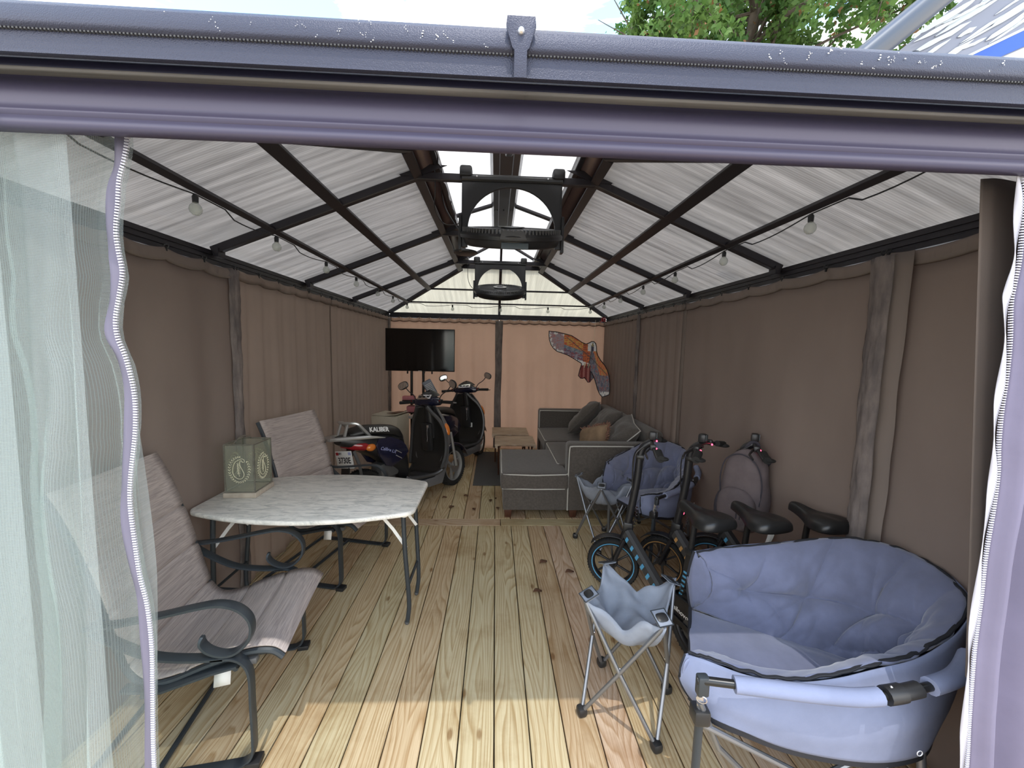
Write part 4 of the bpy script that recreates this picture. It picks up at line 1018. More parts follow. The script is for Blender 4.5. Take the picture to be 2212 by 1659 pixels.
def scooter(label, loc, rz, steer):
    t = thing('motor_scooter', label, 'scooter', loc, rz, 'parked motor scooters')
    fx, rx, R = .61, -.55, .225
    wheel(t, (rx, 0, R), R, .095)
    # front assembly turned with the bars
    HS = Vector((.36, 0, 0)); ST = Matrix.Translation(HS) @ Matrix.Rotation(steer, 4, 'Z') @ Matrix.Translation(-HS)
    fw = ST @ Vector((fx, 0, R)); _, M = wheel(t, fw, R, .095, steer=steer)
    for s in (-1, 1):
        b = B(); b.tube([ST @ Vector(p) for p in ((.52, s * .075, .62), (.56, s * .075, .42), (.605, s * .070, .23))], .017, 10); obj('fork_leg', b, 'silver_paint', t)
    rows = []
    for k in range(13):
        a = math.radians(lerp(20, 165, k / 12)); rows.append([ST @ Vector((fx + (R + .03) * math.cos(a), y, R + (R + .03 + .012 * (1 - (y / .065) ** 2)) * math.sin(a) - (.02 if abs(y) > .06 else 0))) for y in (-.068, -.055, -.02, .02, .055, .068)])
    b = B(); b.grid(rows); obj('front_fender', b, 'scooter_blue', t, solid=.004)
    b = B(); b.lathe([(.015, 0), (.075, 0), (.075, .004), (.015, .004)], M=M @ Matrix.Translation((0, 0, .05)), n=24); obj('brake_disc', b, 'bolt_metal', t)
    # leg shield: curved panel open to the rear
    prof = [(-.16, .27, .17), (.06, .255, .18), (.16, .26, .21), (.225, .31, .245), (.27, .42, .272), (.295, .55, .278), (.300, .68, .26), (.285, .79, .21), (.255, .88, .13), (.235, .94, .08)]
    PP = spline([(x, w, z) for x, z, w in prof], 4); rows = []
    for p in PP:
        row = []
        for k in range(15):
            u = k / 7 - 1; row.append(Vector((p.x - .055 * abs(u) ** 3 * (1 if p.z > .32 else .2), p.y * u, p.z + (.02 * abs(u) ** 4 if p.z < .32 else 0))))
        rows.append(row)
    b = B(); b.grid(rows); obj('leg_shield', b, 'seat_vinyl', t, solid=.012)
    for s in (-1, 1):
        b = B(); b.tube([Vector((p.x - .055 + .004, p.y * s * 1.0, p.z)) if p.z > .32 else Vector((p.x, p.y * s, p.z + .012)) for p in PP], .019, 8); obj('shield_edge', b, 'bike_grey', t, 'grey edge of the leg shield')
    # front cowl
    rows = []
    for z, w, d in ((.30, .14, .03), (.40, .20, .08), (.55, .255, .13), (.70, .245, .135), (.82, .18, .10), (.93, .09, .06)):
        xb = .30 if z > .45 else .25
        rows.append([Vector((xb - .02 + d * math.sqrt(max(0, 1 - u * u)) * 1.1, w * u, z)) for u in [math.sin(math.radians(a)) for a in range(-90, 91, 15)]])
    b = B(); b.grid(rows); obj('front_cowl', b, 'fairing_grey', t, solid=.006)
    for s in (-1, 1):
        b = B(); b.prism([(.36, .50), (.34, .36), (.24, .15), (-.12, .15), (-.24, .24), (-.20, .30), (-.08, .235), (.14, .235), (.22, .30), (.27, .50)], .02, frame((0, s * .185, 0), (1, 0, 0), (0, 0, 1)), bev=.006); obj('lower_fairing', b, 'fairing_grey', t)
    b = B(); b.blob((.305, -.238, .70), (.030, .016, .065), 12, 8, M=Matrix.Rotation(-.3, 4, 'X')); obj('turn_signal', b, 'lens_amber', t, 'orange front turn signal')
    b = B(); b.blob((.325, .238, .70), (.030, .014, .065), 12, 8, M=Matrix.Rotation(.3, 4, 'X')); obj('turn_signal', b, 'lens_amber', t)
    # glove area
    b = B(); b.box((.235, 0, .62), (.05, .15, .30), bev=.03); obj('shield_pocket', b, 'black_plastic', t)
    b = B(); b.box((.205, -.05, .73), (.01, .03, .03), bev=.004); b.tube(spline([(.198, -.05, .72), (.190, -.052, .68), (.192, -.048, .64), (.19, -.052, .60), (.19, -.045, .575), (.192, -.05, .60)], 5), .004, 6); obj('key_chain', b, 'bolt_metal', t, 'hanging metal key clip')
    # handlebar head
    def H(p): return ST @ Vector(p)
    def head(nm, secs, m, lb=None):
        b = B(); rows = []
        for y, x, z, hx, hz in secs: rows.append([H((x + hx * math.copysign(abs(math.cos(a)) ** .7, math.cos(a)), y, z + hz * math.copysign(abs(math.sin(a)) ** .7, math.sin(a)))) for a in [2 * PI * k / 18 for k in range(18)]])
        g = b.grid(rows, closed_v=True); b._f(list(reversed(g[0]))); b._f(g[-1]); return obj(nm, b, m, t, lb)
    head('handlebar_cover', [(-.17, .245, .985, .022, .020), (-.14, .25, .985, .045, .038), (-.08, .26, .995, .065, .052), (0, .265, 1.0, .072, .058), (.08, .26, .995, .065, .052), (.14, .25, .985, .045, .038), (.17, .245, .985, .022, .020)], 'scooter_blue')
    rows = [[H((.285 + .09 * math.cos(a) * k - .01, .115 * math.sin(a) * k * 1.1, 1.045 + .055 * (1 - k ** 2.2) + .012 * math.cos(a))) for a in [2 * PI * q / 20 for q in range(20)]] for k in (1, .9, .7, .4, .05)]
    b = B(); b.grid(rows, closed_v=True); obj('visor', b, 'black_plastic', t)
    b = B(); b.box((0, 0, 0), (.015, .17, .060), bev=.006); b.bm.transform(ST @ Matrix.Translation((.192, 0, 1.040)) @ Matrix.Rotation(.75, 4, 'Y')); ins = obj('instrument_panel', b, 'mirror', t)
    b = B()
    for y in (-.05, 0, .05): b.box((-.009, y, 0), (.003, .034, .018), bev=.002)
    b.bm.transform(ST @ Matrix.Translation((.192, 0, 1.040)) @ Matrix.Rotation(.75, 4, 'Y')); obj('gauges', b, 'black_paint', ins)
    b = B(); b.tube([H(p) for p in ((.25, 0, .98), (.27, 0, .80), (.30, 0, .60))], .03, 12, scale=[1.5, 1.7, 1.2]); obj('steering_neck', b, 'black_plastic', t)
    for s in (-1, 1):
        b = B(); b.tube([H(p) for p in ((.235, s * .16, .985), (.215, s * .24, .985), (.195, s * .335, .982))], .0165, 10, scale=[.8, 1, 1.05]); g = obj('grip', b, 'dark_rubber', t)
        b = B(); b.box(H((.225, s * .18, .990)), (.045, .035, .045), rot=Matrix.Rotation(steer, 4, 'Z'), bev=.008); sw = obj('switch_box', b, 'black_plastic', t)
        b = B(); b.box(H((.199, s * .18, 1.0)), (.006, .012, .008)); obj('switch_button', b, 'lens_red', sw)
        b = B(); b.bar([H(p) for p in ((.265, s * .17, .98), (.275, s * .25, .975), (.262, s * .345, .972))], .010, .014); obj('brake_lever', b, 'bolt_metal' if s < 0 else 'black_plastic', t)
        b = B(); b.tube(spline([H(p) for p in ((.24, s * .15, 1.01), (.245, s * .185, 1.06), (.25, s * .25, 1.10), (.25, s * .29, 1.14))], 5), .0055, 6); ms = obj('mirror_stalk', b, 'black_plastic', t)
        T = ST @ Matrix.Translation((.25, s * .325, 1.165)) @ Matrix.Rotation(math.radians(s * 18), 4, 'Z') @ Matrix.Rotation(math.radians(-s * 22), 4, 'X')
        b = B(); b.blob((0, 0, 0), (.014, .062, .042), 18, 10, p=(1, .8)); b.bm.transform(T); mh = obj('mirror', b, 'black_plastic', t)
        b = B(); b.blob((-.0135, 0, 0), (.002, .054, .035), 18, 8, p=(1, .8)); b.bm.transform(T); obj('mirror_glass', b, 'mirror', mh)
    # floorboard tunnel and rear body
    b = B(); b.box((.02, 0, .225), (.44, .30, .075), bev=.02); obj('floorboard', b, 'bike_grey', t)
    loft([(-.10, .40, .10, .15), (-.16, .50, .135, .21), (-.30, .54, .155, .17), (-.45, .58, .16, .125), (-.62, .63, .145, .085), (-.78, .665, .10, .055), (-.84, .675, .06, .035)], 'black_plastic', 'rear_body', t)
    for s in (-1, 1):
        poly = [(-.17, .60), (-.14, .54), (-.22, .46), (-.36, .385), (-.43, .40), (-.50, .50), (-.535, .60), (-.50, .655), (-.36, .665), (-.22, .64)]
        b = B(); b.prism(poly, .03, frame((0, s * .150, 0), (1, 0, 0), (0, 0, 1)), bev=.010); sp = obj('side_panel', b, 'scooter_blue', t)
        if s < 0:
            text('panel_lettering', 'Calibre LX', .042, frame((-.40, -.1675, .545), (1, 0, -.25), (0.2, 0, 1)), 'ink_blue', sp, shear=.3)
            for k in range(2):
                b = B(); b.tube([(-.24, -.166, .52 - k * .05), (-.31, -.167, .545 - k * .05)], .004, 6); obj('slot', b, 'silver_paint', sp)
    b = B()
    rows = []
    for x, zt, hw, h in ((-.74, .735, .06, .03), (-.68, .765, .10, .05), (-.58, .780, .125, .06), (-.47, .775, .135, .065), (-.40, .765, .14, .07), (-.33, .775, .14, .075), (-.26, .78, .135, .08), (-.19, .765, .12, .08), (-.145, .72, .095, .06), (-.13, .67, .07, .03)):
        rows.append([Vector((x, hw * (abs(math.cos(a)) ** .7) * (1 if math.cos(a) > 0 else -1), zt - h + (h * (abs(math.sin(a)) ** .8) if math.sin(a) > 0 else -.35 * h * abs(math.sin(a)) ** .8) + .0)) for a in [2 * PI * k / 22 for k in range(22)]])
    g = b.grid(rows, closed_v=True); b._f(list(reversed(g[0]))); b._f(g[-1]); seat = obj('seat', b, 'seat_vinyl', t)
    text('seat_lettering', 'KALIBER', .060, frame((-.49, -.163, .738), (1, 0, -.10), (0, .40, 1)), 'ink_white', seat, bold=.0006, sx=1.0, depth=.004)
    # silver grab rail
    b = B()
    for s in (-1, 1):
        Q = spline([(-.42, s * .150, .655), (-.52, s * .160, .672), (-.62, s * .160, .688), (-.76, s * .13, .697), (-.88, s * .08, .70), (-.93, s * .02, .70)], 4)
        b.sweep(Q, [(-.036, -.012), (.036, -.012), (.040, 0), (.030, .014), (-.030, .014), (-.040, 0)], up=(0, 0, 1), scale=[.25 + .75 * min(1, q / 8) for q in range(len(Q))])
    b.bar([(-.92, -.06, .70), (-.93, 0, .70), (-.92, .06, .70)], .06, .028)
    rk = obj('grab_rail', b, 'silver_paint', t, 'silver rear grab rail')
    b = B(); b.bar(spline([(-.58, -.13, .69), (-.64, -.13, .75), (-.70, -.12, .810), (-.75, -.08, .820), (-.765, 0, .820), (-.75, .08, .820), (-.70, .12, .810), (-.64, .13, .75), (-.58, .13, .69)], 5), .046, .022, up=(0.2, 0, 1)); obj('backrest_hoop', b, 'silver_paint', rk)
    b = B(); b.bar([(-.76, -.055, .815), (-.80, -.06, .71)], .034, .02, up=(1, 0, 0)); b.bar([(-.76, .055, .815), (-.80, .06, .71)], .034, .02, up=(1, 0, 0)); obj('hoop_post', b, 'silver_paint', rk)
    # lamps and plate
    loft([(-.54, .60, .150, .04), (-.64, .61, .150, .052), (-.74, .625, .11, .045), (-.79, .635, .05, .03)], 'lens_red', 'tail_light', t, 'dark red tail light')
    for s in (-1, 1):
        b = B(); b.blob((-.58, s * .142, .59), (.055, .026, .034), 12, 8); obj('turn_signal', b, 'lens_amber', t)
    b = B(); b.bar([(-.68, 0, .60), (-.76, 0, .50), (-.78, 0, .36)], .13, .012, up=(1, 0, .3)); obj('rear_fender', b, 'black_plastic', t)
    PM = frame((-.79, -.02, .505), (.25, -1, 0), (-.12, 0, 1)) @ Matrix.Rotation(math.radians(4), 4, 'Z')
    b = B(); b.box((0, 0, 0), (.20, .155, .004), bev=.001); b.bm.transform(PM); pl = obj('licence_plate', b, 'plate_white', t, 'white licence plate reading 3730E')
    text('plate_number', '3730E', .074, PM @ Matrix.Translation((0, -.008, .0025)), 'ink_black', pl, bold=.0015, sx=.82)
    text('plate_state', 'NH', .030, PM @ Matrix.Translation((-.045, .056, .0025)), 'ink_black', pl)
    text('plate_footer', 'MOPED', .020, PM @ Matrix.Translation((0, -.062, .0025)), 'ink_black', pl)
    for x in (-.075, .075):
        b = B(); b.box((0, 0, 0), (.032, .026, .002)); b.bm.transform(PM @ Matrix.Translation((x, .055, .003))); obj('plate_sticker', b, 'lens_red' if x < 0 else 'ink_blue', pl)
    # engine, shock, exhaust, stand
    b = B(); b.box((-.42, .03, .29), (.42, .16, .17), bev=.035); b.box((-.30, 0, .40), (.20, .18, .14), bev=.03); obj('engine', b, 'grey_plastic', t)
    b = B(); b.lathe([(0, 0), (.045, .0), (.055, .03), (.055, .30), (.04, .36), (0, .37)], M=Matrix.Translation((-.42, -.13, .27)) @ Matrix.Rotation(math.radians(-82), 4, 'Y'), n=20); obj('exhaust', b, 'grey_plastic', t)
    b = B(); P = []
    for k in range(70): a = k * .7; u = k / 69; P.append((lerp(-.62, -.70, u) + .026 * math.cos(a), .09 + .026 * math.sin(a), lerp(.34, .60, u)))
    b.tube(P, .005, 5); obj('shock_spring', b, 'silver_paint', t)
    b = B(); b.bar([(-.60, -.11, .28), (-.70, -.12, .45), (-.74, -.10, .58)], .03, .015, up=(0, 1, 0)); obj('fender_stay', b, 'grey_plastic', t)
    b = B(); b.tube(spline([(-.18, .10, .20), (-.14, .13, .10), (-.10, .15, .012)], 4), .010, 8); b.tube(spline([(-.18, -.10, .20), (-.14, -.13, .10), (-.10, -.15, .012)], 4), .010, 8); obj('center_stand', b, 'black_paint', t)
    def warp(o):
        if o.type == 'MESH' and o.name.split('.')[0] not in ('wheel', 'rim', 'tread', 'engine', 'center_stand', 'exhaust'):
            for v in o.data.vertices:
                if v.co.x < -.1 and v.co.z > .3:
                    x = v.co.x; v.co.x = -.1 + (x + .1) * .88; v.co.z += .065 * min(1, (-.1 - x) / .3)
    for o in list(bpy.data.objects):
        q = o
        while q.parent: q = q.parent
        if q == t: warp(o)
    t.rotation_euler[0] = math.radians(-5)
    return t
a1 = math.radians(50); f = Vector((-.42, 4.39, 0)); d = Vector((math.cos(a1), math.sin(a1), 0))
sc1 = scooter('dark blue motor scooter with a silver rear rack and white seat lettering', f - d * .61, a1, math.radians(12))
a2 = math.radians(62); f = Vector((-.17, 5.70, 0)); d = Vector((math.cos(a2), math.sin(a2), 0))
sc2 = dup(sc1, f - d * .61, a2, 'black motor scooter farther back, nearer the back curtain', skip=('seat_lettering', 'plate_number', 'plate_state', 'plate_footer', 'plate_sticker', 'licence_plate', 'panel_lettering'))
sc2.rotation_euler[0] = math.radians(-5)
for o in bpy.data.objects:
    if o.parent == sc2 and o.name.startswith('leg_shield'):
        M = frame((.262, -.05, .50), (0, -1, 0), (.12, 0, 1)); b = B(); b.box((0, 0, .006), (.075, .06, .003)); b.bm.transform(M); st = obj('sticker', b, 'plate_white', o)
        break

# ------------------------------------------------------------------ electric bikes
def ebike(label, loc, rz, stripe, steer):
    t = thing('electric_bike', label, 'bike', loc, rz, 'small seated electric bikes in a row')
    R = .168; fx, rx = .37, -.32
    HS = Vector((.31, 0, 0)); ST = Matrix.Translation(HS) @ Matrix.Rotation(steer, 4, 'Z') @ Matrix.Translation(-HS); before = set(bpy.data.objects.keys())
    ty, M = wheel(t, (fx, 0, R), R, .052, spokes=6, rim='bike_black')
    b = B(); k = R - .052 * .62; b.lathe([(k - .004, -.022), (k + .001, -.024), (k + .001, .024), (k - .004, .022)], M=M, n=40); obj('rim_stripe', b, stripe, ty)
    front = [bpy.data.objects[k] for k in bpy.data.objects.keys() if k not in before]
    ty, M = wheel(t, (rx, 0, R), R, .052, spokes=6, rim='bike_black')
    b = B(); b.lathe([(0, -.045), (.05, -.045), (.058, -.03), (.058, .03), (.05, .045), (0, .045)], M=M, n=20); obj('hub_motor', b, 'bike_grey', ty)
    before = set(bpy.data.objects.keys())
    for s in (-1, 1):
        b = B(); b.tube([(.30, s * .045, .36), (.335, s * .045, .27), (fx, s * .042, R)], .012, 8); obj('fork_leg', b, 'bike_black', t)
    rows = [[Vector((fx + (R + .02) * math.cos(math.radians(a)), y, R + (R + .02) * math.sin(math.radians(a)))) for y in (-.03, -.018, .018, .03)] for a in range(40, 175, 9)]
    b = B(); b.grid(rows); obj('front_fender', b, 'bike_black', t, solid=.004)
    front += [bpy.data.objects[k] for k in bpy.data.objects.keys() if k not in before]
    rows = [[Vector((rx + (R + .02) * math.cos(math.radians(a)), y, R + (R + .02) * math.sin(math.radians(a)))) for y in (-.03, -.018, .018, .03)] for a in range(20, 150, 9)]
    b = B(); b.grid(rows); obj('rear_fender', b, 'bike_black', t, solid=.004)
    # sloping beam with stripe blocks, rear battery box
    b = B(); b.bar([(.27, 0, .40), (.10, 0, .30), (-.10, 0, .185)], .058, .075, up=(0, 0, 1)); bm_ = obj('frame_beam', b, 'bike_grey', t)
    for s in (-1, 1):
        M = frame((0, s * .0305, 0), (1, 0, .58), (0, 0, 1)); b = B()
        for q in range(6): b.prism([(-.009, -.016 - q * .001), (.011, -.016 - q * .001), (.009, .016 + q * .001), (-.011, .016 + q * .001)], .003, Matrix.Translation((.235 - q * .052, s * .0305, .375 - q * .0305)) @ M.to_3x3().to_4x4())
        obj('stripe_decal', b, stripe, bm_)
    b = B(); b.prism([(-.06, .14), (-.10, .235), (-.17, .29), (-.33, .30), (-.36, .25), (-.30, .15), (-.18, .125)], .085, frame((0, 0, 0), (1, 0, 0), (0, 0, 1)), bev=.012); bt = obj('battery_box', b, 'bike_black', t)
    for s in (-1, 1):
        b = B(); b.prism([(-.075, .145), (-.10, .20), (-.155, .225), (-.175, .215), (-.15, .175), (-.14, .14)], .003, frame((0, s * .0445, 0), (1, 0, 0), (0, 0, 1))); obj('side_decal', b, stripe, bt)
        MM = frame((-.245, s * .0465, .205), (s * -1 if s > 0 else 1, 0, .15 if s < 0 else -.15), (0, 0, 1))
    text('maker_lettering', 'Sailnovo', .036, frame((-.265, -.0435, .215), (1, 0, -.10), (0, 0, 1)), 'ink_white', bt)
    text('maker_lettering', 'Sailnovo', .036, frame((-.245, .0435, .222), (-1, 0, -.05), (0, 0, 1)), 'ink_white', bt)
    b = B(); b.blob((-.135, .046, .195), (.020, .002, .030), 16, 6); b.blob((-.135, -.046, .195), (.020, .002, .030), 16, 6); obj('warning_sticker', b, 'plate_white', bt)
    b = B(); b.bar([(-.18, 0, .17), (-.28, 0, .17), (rx, 0, R)], .10, .02, up=(0, 1, 0)); 
    for s in (-1, 1): b.bar([(-.16, s * .05, .18), (rx, s * .052, R)], .03, .008, up=(0, 1, 0))
    obj('rear_swingarm', b, 'bike_black', t)
    # seat post and saddle
    b = B(); b.bar([(-.215, 0, .25), (-.235, 0, .40), (-.255, 0, .55)], .038, .044, up=(1, 0, 0)); sp = obj('seat_post', b, 'bike_black', t)
    b = B(); b.tube([(-.250, 0, .53), (-.270, 0, .735)], .014, 10); b.box((-.252, 0, .545), (.05, .045, .03), bev=.006); obj('seat_tube', b, 'black_plastic', sp)
    for s in (-1, 1):
        b = B()
        for q in range(6): b.box((-.222 - q * .0045, s * .0205, .30 + q * .026), (.022, .003, .010))
        obj('post_decal', b, stripe, sp)
    rows = []
    for x, hw, zt, h in ((.105, .012, .722, .030), (.095, .022, .738, .040), (.06, .030, .744, .048), (.02, .036, .740, .052), (-.02, .050, .736, .058), (-.06, .080, .740, .064), (-.10, .100, .748, .068), (-.14, .104, .750, .066), (-.17, .092, .744, .056), (-.188, .06, .732, .035)):
        row = []
        for q in range(24):
            a = 2 * PI * q / 24; cy = math.cos(a); sz = math.sin(a); y = hw * math.copysign(abs(cy) ** .85, cy)
            z = zt - h + (h * abs(sz) ** .75 if sz > 0 else -.012 * abs(sz))
            if sz > .6 and abs(y) < .016 and -.17 < x < .03: z -= .014
            row.append(Vector((x - .265, y, z + .055)))
        rows.append(row)
    b = B(); g = b.grid(rows, closed_v=True); b._f(list(reversed(g[0]))); b._f(g[-1]); sd = obj('saddle', b, 'saddle_vinyl', t, sharp=70, sub=1)
    b = B(); b.tube(spline([(-.30, -.05, .725), (-.37, -.05, .72), (-.38, 0, .72), (-.37, .05, .725), (-.30, .05, .725)], 4), .005, 6); obj('saddle_rail', b, 'bolt_metal', sd)
    # stem and bars
    before = set(bpy.data.objects.keys())
    b = B(); b.tube(spline([(.325, 0, .30), (.298, 0, .40), (.272, 0, .55), (.245, 0, .75), (.235, 0, .90), (.215, 0, .965), (.17, 0, 1.0)], 6), .024, 12); st = obj('stem', b, 'bike_black', t)
    b = B(); b.box((.285, 0, .43), (.06, .06, .07), bev=.01); obj('fold_clamp', b, 'black_plastic', st)
    b = B(); b.box((.262, -.03, .53), (.012, .016, .03), bev=.004); obj('red_latch', b, 'red_glow', st)
    P = []
    for q in range(90): a = q * .9; u = q / 89; c = Vector((lerp(.24, .32, u) - .03 * math.sin(PI * u), -.042 - .02 * math.sin(PI * u), lerp(.56, .30, u))); P.append(c + Vector((.008 * math.cos(a), .008 * math.sin(a), 0)))
    b = B(); b.tube(P, .0026, 5); obj('cable_wrap', b, 'black_plastic', st)
    b = B(); b.tube(spline([(.13, -.27, .965), (.15, -.16, .985), (.165, -.06, 1.0), (.165, .06, 1.0), (.15, .16, .985), (.13, .27, .965)], 5), .011, 10); hb = obj('handlebar', b, 'bike_black', t)
    for s in (-1, 1):
        b = B(); b.tube([(.128, s * .175, .984), (.115, s * .27, .965)], .019, 12, scale=[1, 1.12]); b.blob((.105, s * .245, .963), (.034, .03, .012), 12, 8); obj('grip', b, 'dark_rubber', t)
        b = B(); b.bar([(.18, s * .13, .985), (.20, s * .2, .975), (.185, s * .27, .962)], .009, .014); obj('brake_lever', b, 'black_plastic', t)
        b = B(); b.box((.16, s * .125, .995), (.035, .03, .035), bev=.008); c = obj('control_pod', b, 'black_plastic', t)
        b = B(); b.box((.140, s * .112, .985), (.010, .009, .012), bev=.003); obj('red_button', b, 'red_glow', c)
    b = B(); b.box((.165, 0, 1.04), (.045, .05, .055), bev=.012); dp = obj('display', b, 'black_plastic', t)
    b = B(); b.box((.1415, 0, 1.045), (.003, .036, .036)); obj('display_glass', b, 'green_label', dp)
    b = B(); b.lathe([(0, .0), (.024, 0), (.028, .02), (.022, .045), (0, .05)], M=frame((.21, 0, .90), (0, 1, 0), (0, 0, 1)), n=16); obj('headlight', b, 'black_plastic', t)
    b = B(); b.tube(spline([(.19, .03, .99), (.26, .05, .92), (.27, .03, .75), (.26, .0, .6)], 6), .004, 6); b.tube(spline([(.18, -.05, .99), (.27, -.07, .90), (.275, -.03, .72), (.262, .0, .58)], 6), .004, 6); obj('brake_cable', b, 'black_plastic', t)
    front += [bpy.data.objects[k] for k in bpy.data.objects.keys() if k not in before]
    for o in front: o.data.transform(ST)
    b = B(); b.tube(spline([(-.08, .05, .15), (-.10, .075, .08), (-.11, .095, .008)], 4), .007, 8); b.box((-.11, .097, .006), (.04, .03, .01), bev=.003); obj('kickstand', b, 'black_plastic', t)
    return t
def place(fr, ang): a = math.radians(ang); return (fr[0] - .37 * math.cos(a), fr[1] - .37 * math.sin(a), 0), a
p, a = place((.84, 2.49), 107)
e1 = ebike('blue-striped electric bike standing nearest the open floor', p, a, 'bike_blue', math.radians(50))
p, a = place((1.17, 2.49), 101)
e2 = ebike('orange-striped electric bike between two blue-striped ones', p, a, 'bike_orange', math.radians(34))
p, a = place((1.50, 2.49), 99)
e3 = dup(e1, p, a, 'blue-striped electric bike against the right wall carrying the backpack')
# ------------------------------------------------------------------ padded camp chairs
def club_chair(label, loc, rz):
    t = thing('camp_chair', label, 'chair', loc, rz, 'padded grey-blue camp chairs')
    # points are given about the chair's own origin, x towards its open front edge
    O = Vector((1.10, 1.35, 0)); RZ = Matrix.Rotation(-math.radians(153), 4, 'Z')
    def L(p): return RZ @ (Vector(p) - O)
    rim = [L(p) for p in spline([(.655, 1.185, .575), (.70, 1.150, .585), (.80, 1.105, .575), (.904, 1.070, .582), (1.03, 1.062, .60), (1.17, 1.080, .615), (1.30, 1.095, .628), (1.40, 1.115, .648), (1.52, 1.150, .68), (1.625, 1.205, .732), (1.665, 1.30, .768), (1.66, 1.40, .785), (1.60, 1.475, .80), (1.50, 1.525, .797), (1.38, 1.555, .778), (1.24, 1.575, .750), (1.06, 1.60, .722), (.895, 1.605, .695)], 8)]
    crease = [L(p) for p in spline([(.80, 1.30, .42), (.86, 1.24, .42), (.95, 1.19, .42), (1.08, 1.165, .42), (1.19, 1.165, .42), (1.28, 1.17, .42), (1.35, 1.18, .42), (1.39, 1.20, .42), (1.40, 1.235, .42), (1.385, 1.27, .42), (1.345, 1.305, .42), (1.29, 1.345, .42), (1.23, 1.385, .42), (1.16, 1.425, .42), (1.09, 1.47, .425), (1.02, 1.515, .43), (.95, 1.565, .435), (.89, 1.605, .44)], 8)]
    bottom = [L(p) for p in spline([(.655, 1.17, .44), (.69, 1.10, .43), (.80, 1.07, .40), (.90, 1.05, .375), (1.03, 1.04, .35), (1.17, 1.04, .33), (1.30, 1.06, .315), (1.40, 1.09, .31), (1.50, 1.16, .31), (1.55, 1.24, .32), (1.56, 1.32, .33), (1.54, 1.41, .33), (1.48, 1.48, .33), (1.40, 1.52, .33), (1.30, 1.55, .335), (1.18, 1.575, .35), (1.03, 1.60, .365), (.90, 1.61, .38)], 8)]
    N = len(rim); c0 = Vector((0, 0, 0))
    for p in crease: c0 += p
    c0 /= N
    tufts = [(.10, .5), (.24, .45), (.35, .5), (.44, .42), (.52, .30), (.56, .62), (.645, .50), (.665, .06), (.78, .47), (.905, .48), (.60, .05)]
    links = [(0, 1), (1, 2), (2, 3), (3, 4), (4, 5), (5, 6), (6, 8), (8, 9), (6, 7), (4, 7), (4, 10), (3, 5)]
    extra = [((.905, .48), (.74, .0)), ((.905, .48), (.995, .78)), ((.905, .48), (.90, 1.0)), ((.78, .47), (.775, .0)), ((.78, .47), (.79, 1.0)), ((.645, .50), (.655, 1.0)), ((.645, .50), (.69, .85)), ((.56, .62), (.56, 1.0)), ((.52, .30), (.53, 0)), ((.44, .42), (.44, 1)), ((.35, .5), (.35, 1))]
    def seg(p, a, c):
        d = (c[0] - a[0], c[1] - a[1]); L2 = d[0] ** 2 + d[1] ** 2; k = max(0, min(1, ((p[0] - a[0]) * d[0] + (p[1] - a[1]) * d[1]) / L2)); return math.hypot(p[0] - a[0] - d[0] * k, p[1] - a[1] - d[1] * k)
    NV = 48; rows = []
    NU = 260
    for i in range(NU + 1):
        u = i / NU; r = sample(rim, u); c = sample(crease, u); row = []
        for j in range(NV + 1):
            v = j / NV; p = c.lerp(r, v)
            inn = (c0 - p); inn.z = 0; inn = inn.normalized() if inn.length > .01 else Vector((1, 0, 0))
            nrm = (inn + Vector((0, 0, .55))).normalized()
            q = (u * 4.2, v)
            dt = min(math.hypot(q[0] - a * 4.2, q[1] - b_) for a, b_ in tufts)
            dl = min(seg(q, (tufts[a][0] * 4.2, tufts[a][1]), (tufts[b_][0] * 4.2, tufts[b_][1])) for a, b_ in links)
            de = min(seg(q, (a[0] * 4.2, a[1]), (b_[0] * 4.2, b_[1])) for a, b_ in extra)
            pad = .095 * math.sin(PI * min(1, max(0, v * .97 + .02))) ** .72
            pad *= (1 - .85 * math.exp(-dt / .13)) * (1 - .66 * math.exp(-dl / .040)) * (1 - .30 * math.exp(-de / .045))
            tn = min(tufts, key=lambda k: math.hypot(q[0] - k[0] * 4.2, q[1] - k[1])); an = math.atan2(q[1] - tn[1], q[0] - tn[0] * 4.2)
            pad *= 1 - .20 * abs(math.sin(an * 3.5 + tn[0] * 9)) ** 6 * math.exp(-dt / .22)
            pad += .010 * noise.noise(Vector((u * 16, v * 4, 1.3))) + .006 * noise.noise(Vector((u * 45, v * 9, 4)))
            row.append(p + nrm * (pad - .01) + Vector((0, 0, -.03 * math.sin(PI * v))))
        rows.append(row)
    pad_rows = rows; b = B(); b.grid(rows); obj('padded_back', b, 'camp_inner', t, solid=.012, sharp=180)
    # seat pad: fan from the front edge to the crease
    fn, ff = crease[0], crease[-1]; rows = []
    fe = [L(p) for p in spline([(.70, 1.20, .425), (.745, 1.33, .43), (.80, 1.45, .43), (.875, 1.60, .44)], 8)]
    M_ = 30
    for i in range(M_ + 1):
        w = i / M_; a = sample(fe, w); half = .5
        row = []
        for j in range(25):
            v = j / 24
            cu = sample(crease, lerp(0, .5, v) if 0 else (v * .5)); cv = sample(crease, 1 - v * .5)
            p = cu.lerp(cv, w); p = p.lerp(a, (1 - v) ** 2)
            p = Vector((p.x, p.y, .425 + .018 * math.sin(PI * w) * math.sin(PI * min(1, v + .1)) + .004 * noise.noise(Vector((w * 5, v * 5, 2)))))
            row.append(p)
        rows.append(row)
    b = B(); b.grid(rows); obj('seat_pad', b, 'camp_inner', t, solid=.02, sharp=180)
    # outer shell from rim to the hanging bottom edge
    rows = []
